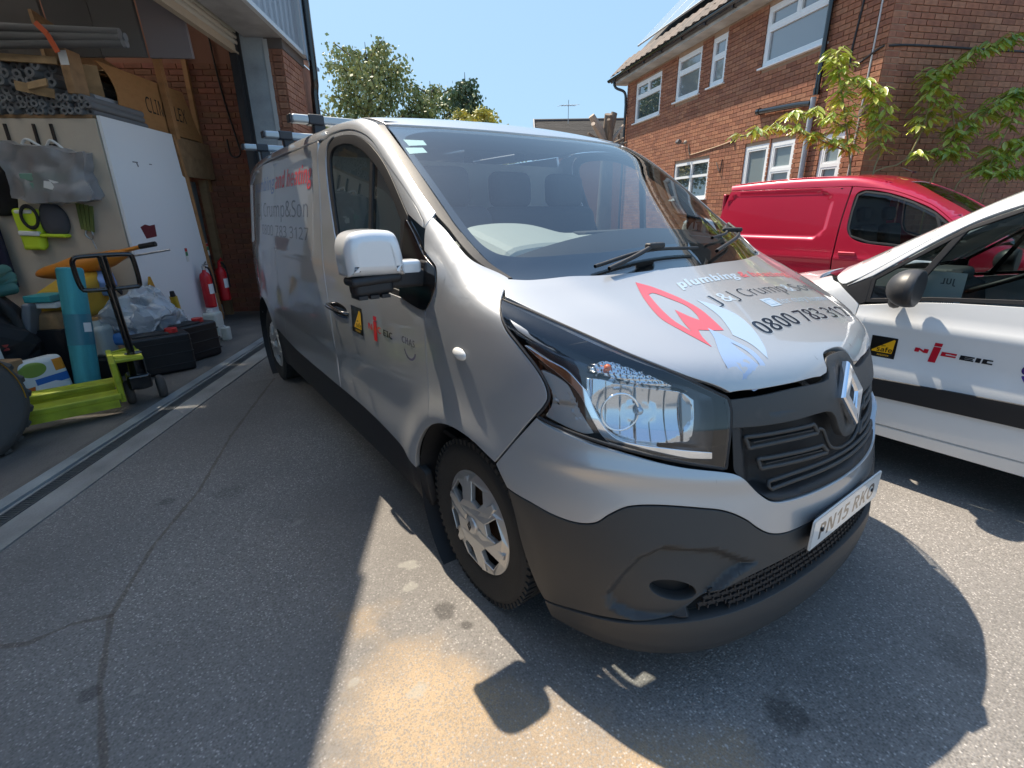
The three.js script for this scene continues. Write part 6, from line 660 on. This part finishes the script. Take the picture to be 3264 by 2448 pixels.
  part('bag', (() => { const g = lumpy(rbox(.4, .36, .18, .05, 0, .18, 0, -.08, -.25, 0, 5), .014, 9, 3), p = g.attributes.position, uv = g.attributes.uv; for (let i = 0; i < p.count; i++) uv.setXY(i, p.getX(i) / .42 + .5, p.getY(i) / .38); return g; })(), std(1, 1, 1, .6, 0, { map: pbt }), pb); 
  const wp = at('paper_bag', 'white paper bag with small tins on top of the plaster bags', 'bag', 2.02, .36, -4.6); part('bag', lumpy(rbox(.22, .18, .12, .03, 0, .1, 0, 0, .2), .012, 9, 5), white, wp); part('tins', [cyl(.05, .05, .05, .16, .12, 0, .2), rbox(.2, .06, .14, .02, .28, .1, -.05)], std(.3, .03, .03, .5), wp); part('blue_wrap', lumpy(rbox(.42, .1, .2, .04, .22, .2, -.14, 0, 0, 0, 3), .03, 7, 3), std(.03, .05, .11, .6), wp);
  const bx = at('brown_box', 'brown cardboard box partly hidden behind the machine wheel', 'box', 1.92, 0, -4.55); part('box', rbox(.34, .4, .3, .01, 0, .2, 0), cardDark, bx);
  const heap = at('black_heap', 'heap of black plastic and sacking behind the plaster bags', 'sacking', 2.35, 0, -5.05); part('sacking', lumpy(new THREE.IcosahedronGeometry(1, 5).scale(.62, .78, .5), .12, 4, 7).translate(0, .25, 0), std(.012, .012, .014, .7), heap); part('dark_strap', [tube([[.1, .95, .2], [.05, .7, .42], [.0, .4, .5]], .035, 16, 8)], rubber, heap); part('grey_film', lumpy(rbox(.2, .4, .06, .02, .2, .55, .42, .2, .3, 0, 5), .04, 6, 2), std(.16, .17, .19, .4), heap);
  const teal = std(.05, .16, .14, .7); for (let k = 0; k < 4; k++) { const t = at('teal_pipe', ['lowest', 'second', 'third', 'topmost'][k] + ' teal foam length lying across the black heap', 'foam length', 2.3 + k * .05, .86 + k * .05, -4.9 + k * .04, .2 * k - .2); part('length', lumpy(cyl(.05, .05, .9, 0, 0, 0, 0, 0, Math.PI / 2 + .05, 12), .02, 4, k), teal, t); }
  const bk = at('teal_box', 'stack of teal and white boxes between the roll and the handle loop', 'boxes', 2.72, .72, -4.52); part('teal_lid', rbox(.34, .06, .22, .01, 0, .08, 0), std(.03, .26, .28, .5), bk); part('white_lid', rbox(.24, .05, .2, .01, -.02, .02, .02), white, bk); part('sack', lumpy(rbox(.4, .3, .24, .04, .1, -.2, -.05, 0, 0, 0, 4), .02, 6, 3), cardDark, bk); part('prop', box(.3, .5, .2, 0, -.45, 0), plastic, bk);
  one('blue_sack', lumpy(rbox(.2, .12, .2, .04, 0, 0, 0, 0, 0, 0, 3), .02, 8, 4).rotateY(TG).translate(...G(3.0, .34, -4.15)), std(.06, .2, .5, .6), 'small blue and yellow sack wedged behind the nearer canister', 'sack');
  // machine wheel at the left edge
  const mw = at('machine_wheel', 'large worn tyre of a machine at the left edge, just inside the doorway', 'wheel', .99, .37, -3.98, -.25), tl = [lathe([[.16, -.15], [.28, -.17], [.35, -.15], [.37, -.1], [.37, .1], [.35, .15], [.28, .17], [.16, .15]], 48)]; for (let i = 0; i < 22; i++) for (const s of [1, -1]) tl.push(rbox(.05, .12, .05, .012).rotateX(s * .4).translate(.36, s * .08, 0).rotateY(i / 22 * 6.283 + (s > 0 ? 0 : .14))); part('tyre', join(tl).rotateX(Math.PI / 2), std(.085, .08, .074, .9, 0, { bumpMap: grain3, bumpScale: .003 }), mw); part('hub', [cyl(.17, .17, .2, 0, 0, 0, Math.PI / 2), cyl(.06, .06, .26, 0, 0, 0, Math.PI / 2)], plastic, mw); part('mudguard', new THREE.CylinderGeometry(.42, .42, .34, 24, 1, true, -.4, 1.4).rotateX(Math.PI / 2).rotateZ(1.9).translate(-.1, 0, 0), std(.6, .3, .02, .5, 0, { side: THREE.DoubleSide }), mw);
}
// ---------- glossy-leaved shrub in front of the house corner, and the roof bars ----------
const C_ = camera.position;
{
  const sh = thing('shrub', 'tall leafy shrub with glossy yellow-green leaves between the red van and the house corner', 'shrub', [6.6, 0, -1.3]), rng = rand(91);
  const stems = [[[6.2, .3, -1.5], [6.03, 1.75, -1.64], [6.11, 2.16, -1.76], [6.18, 2.73, -1.96], [6.22, 3.13, -2.11], [6.26, 3.42, -2.2]], [[6.11, 2.16, -1.76], [5.79, 2.33, -2.07], [5.46, 2.46, -2.36], [5.0, 2.37, -2.66]], [[6.16, 2.45, -1.85], [5.85, 2.65, -2.16], [5.55, 2.6, -2.36]], [[6.35, .3, -1.4], [6.26, 1.75, -1.48], [6.44, 2.15, -1.52], [6.53, 2.56, -1.63], [6.55, 2.85, -1.75], [6.4, 3.08, -1.96]], [[6.3, .3, -1.4], [6.21, 1.75, -1.52], [6.66, 2.02, -1.31], [6.89, 2.31, -1.27], [7.07, 2.66, -1.29], [7.18, 3.01, -1.36], [7.42, 3.18, -1.26], [7.86, 3.4, -1.04], [8.25, 3.58, -.83]], [[6.73, 2.08, -1.28], [7.08, 2.13, -1.05], [7.23, 2.08, -.93]], [[7.0, .3, -1.0], [6.91, 1.73, -1.01], [7.12, 2.02, -.99], [7.52, 2.48, -.9], [7.92, 2.77, -.72], [8.26, 2.93, -.55]], [[7.25, 2.19, -.95], [7.34, 2.6, -1.08], [7.32, 2.94, -1.24]], [[7.3, .3, -.8], [7.14, 1.67, -.81], [7.54, 1.9, -.62], [7.95, 2.18, -.45], [8.28, 2.36, -.29]], [[7.54, 1.9, -.62], [7.98, 2.59, -.6], [8.17, 2.93, -.62]], [[7.6, .4, -.6], [7.5, 1.72, -.58], [7.82, 1.83, -.39], [8.14, 1.94, -.21]]];
  const bark = std(.2, .17, .07, .7), O = [6.6, 0, -1.3], leaves = [], twigs = [];
  stems.forEach((s, i) => { const q = s.map((p) => p.map((e, k) => e - O[k])); part('stem', tube(q, .011 - .0004 * i, 30, 6), bark, sh); const c = curve(q), L = c.getLength(), low = q[0][1] < .6, n = Math.round(L * (low ? .62 : .96) / .07); for (let k = 0; k < n; k++) { const t = (low ? .40 : .04) + (low ? .60 : .96) * (k + .3 + .5 * rng()) / n, p = c.getPoint(Math.min(1, t)); if (p.y < 1.5) continue; const az0 = k * 2.4 + rng(), tw = .05 + .13 * rng(), end = p.clone().add(V(Math.cos(az0) * tw, .05 + .04 * rng(), Math.sin(az0) * tw)); twigs.push(rod(p.toArray(), end.toArray(), .004, 4, .002)); const m = 6 + Math.floor(rng() * 4); for (let j = 0; j < m; j++) { const f = j / m; leaves.push([p.clone().lerp(end, .25 + .75 * f), az0 + (j % 2 ? 1 : -1) * (1.5 - 1.2 * f) + .5 * (rng() - .5), i]); } } });
  part('twigs', twigs, bark, sh);
  const leaf = (() => { const pos = [], idx = [], n = 6, uv = []; for (let i = 0; i <= n; i++) { const t = i / n, w = .36 * Math.pow(Math.sin(Math.PI * Math.min(1, t * .97 + .02)), .8) * (1 - .35 * t), y = -.16 * t * t; for (const s of [-1, 0, 1]) { pos.push(s * w * .5, y + (s ? .05 : 0), t); uv.push(s * .5 + .5, t); } } for (let i = 0; i < n; i++) for (let k = 0; k < 2; k++) { const a = i * 3 + k; idx.push(a, a + 3, a + 1, a + 1, a + 3, a + 4); } const g = new THREE.BufferGeometry(); g.setAttribute('position', new THREE.Float32BufferAttribute(pos, 3)); g.setAttribute('uv', new THREE.Float32BufferAttribute(uv, 2)); g.setIndex(idx); g.computeVertexNormals(); return g; })();
  const mats = [[.52, .60, .08], [.42, .52, .07], [.62, .65, .12], [.30, .42, .06]].map((c) => phys(...c, .35, 0, { transmission: .55, thickness: 0, side: THREE.DoubleSide, clearcoat: .3, clearcoatRoughness: .3 }));
  const M = new THREE.Matrix4(), Q = new THREE.Quaternion(), rest = [];
  leaves.sort((a, b) => a[0].distanceToSquared(V(C_.x - O[0], C_.y, C_.z - O[2])) - b[0].distanceToSquared(V(C_.x - O[0], C_.y, C_.z - O[2]))).forEach(([p, r, i], k) => { const s = .12 + .075 * rng(); Q.setFromEuler(new THREE.Euler(.15 + .55 * rng(), Math.PI / 2 - r, (rng() - .5) * .8, 'YXZ')); const sc = V(s, s, s); if (k < 300) { const o = part('leaf', leaf, mats[Math.floor(rng() * 4)], sh); o.position.copy(p); o.quaternion.copy(Q); o.scale.copy(sc); } else rest.push(new THREE.Matrix4().compose(p, Q, sc)); });
  const inst = new THREE.InstancedMesh(leaf, phys(1, 1, 1, .35, 0, { transmission: .55, thickness: 0, side: THREE.DoubleSide, clearcoat: .3, clearcoatRoughness: .3 }), rest.length); rest.forEach((m, i) => { inst.setMatrixAt(i, m); const c = [[.52, .60, .08], [.42, .52, .07], [.62, .65, .12], [.30, .42, .06]][Math.floor(rng() * 4)]; inst.setColorAt(i, lin(...c)); }); inst.name = 'leaves'; sh.add(inst); tag(inst, null, null, null, 'stuff');
}
{ // roof bars across the silver van
  const bm = std(.42, .46, .48, .4, .5), dark = std(.035, .035, .04, .5);
  for (const [z, l] of [[-1.88, 'nearest grey roof bar across the silver van'], [-2.62, 'middle grey roof bar across the silver van'], [-3.42, 'rearmost grey roof bar across the silver van']]) { const b = thing('roof_bar', l, 'roof bar', [0, 1.995, z], 0, 'roof bars on the silver van'); part('bar', rbox(1.79, .045, .075, .014), bm, b); for (const s of [-1, 1]) { part('end_cap', rbox(.015, .042, .07, .006, s * .9, 0, 0), dark, b); part('clamp', [rbox(.09, .055, .085, .01, s * .76, 0, 0), rbox(.07, .14, .05, .01, s * .74, -.08, 0)], dark, b); } }
}
scene.traverse((o) => { if (o.isMesh) { o.castShadow = true; o.receiveShadow = true; } });
renderer.render(scene, camera);
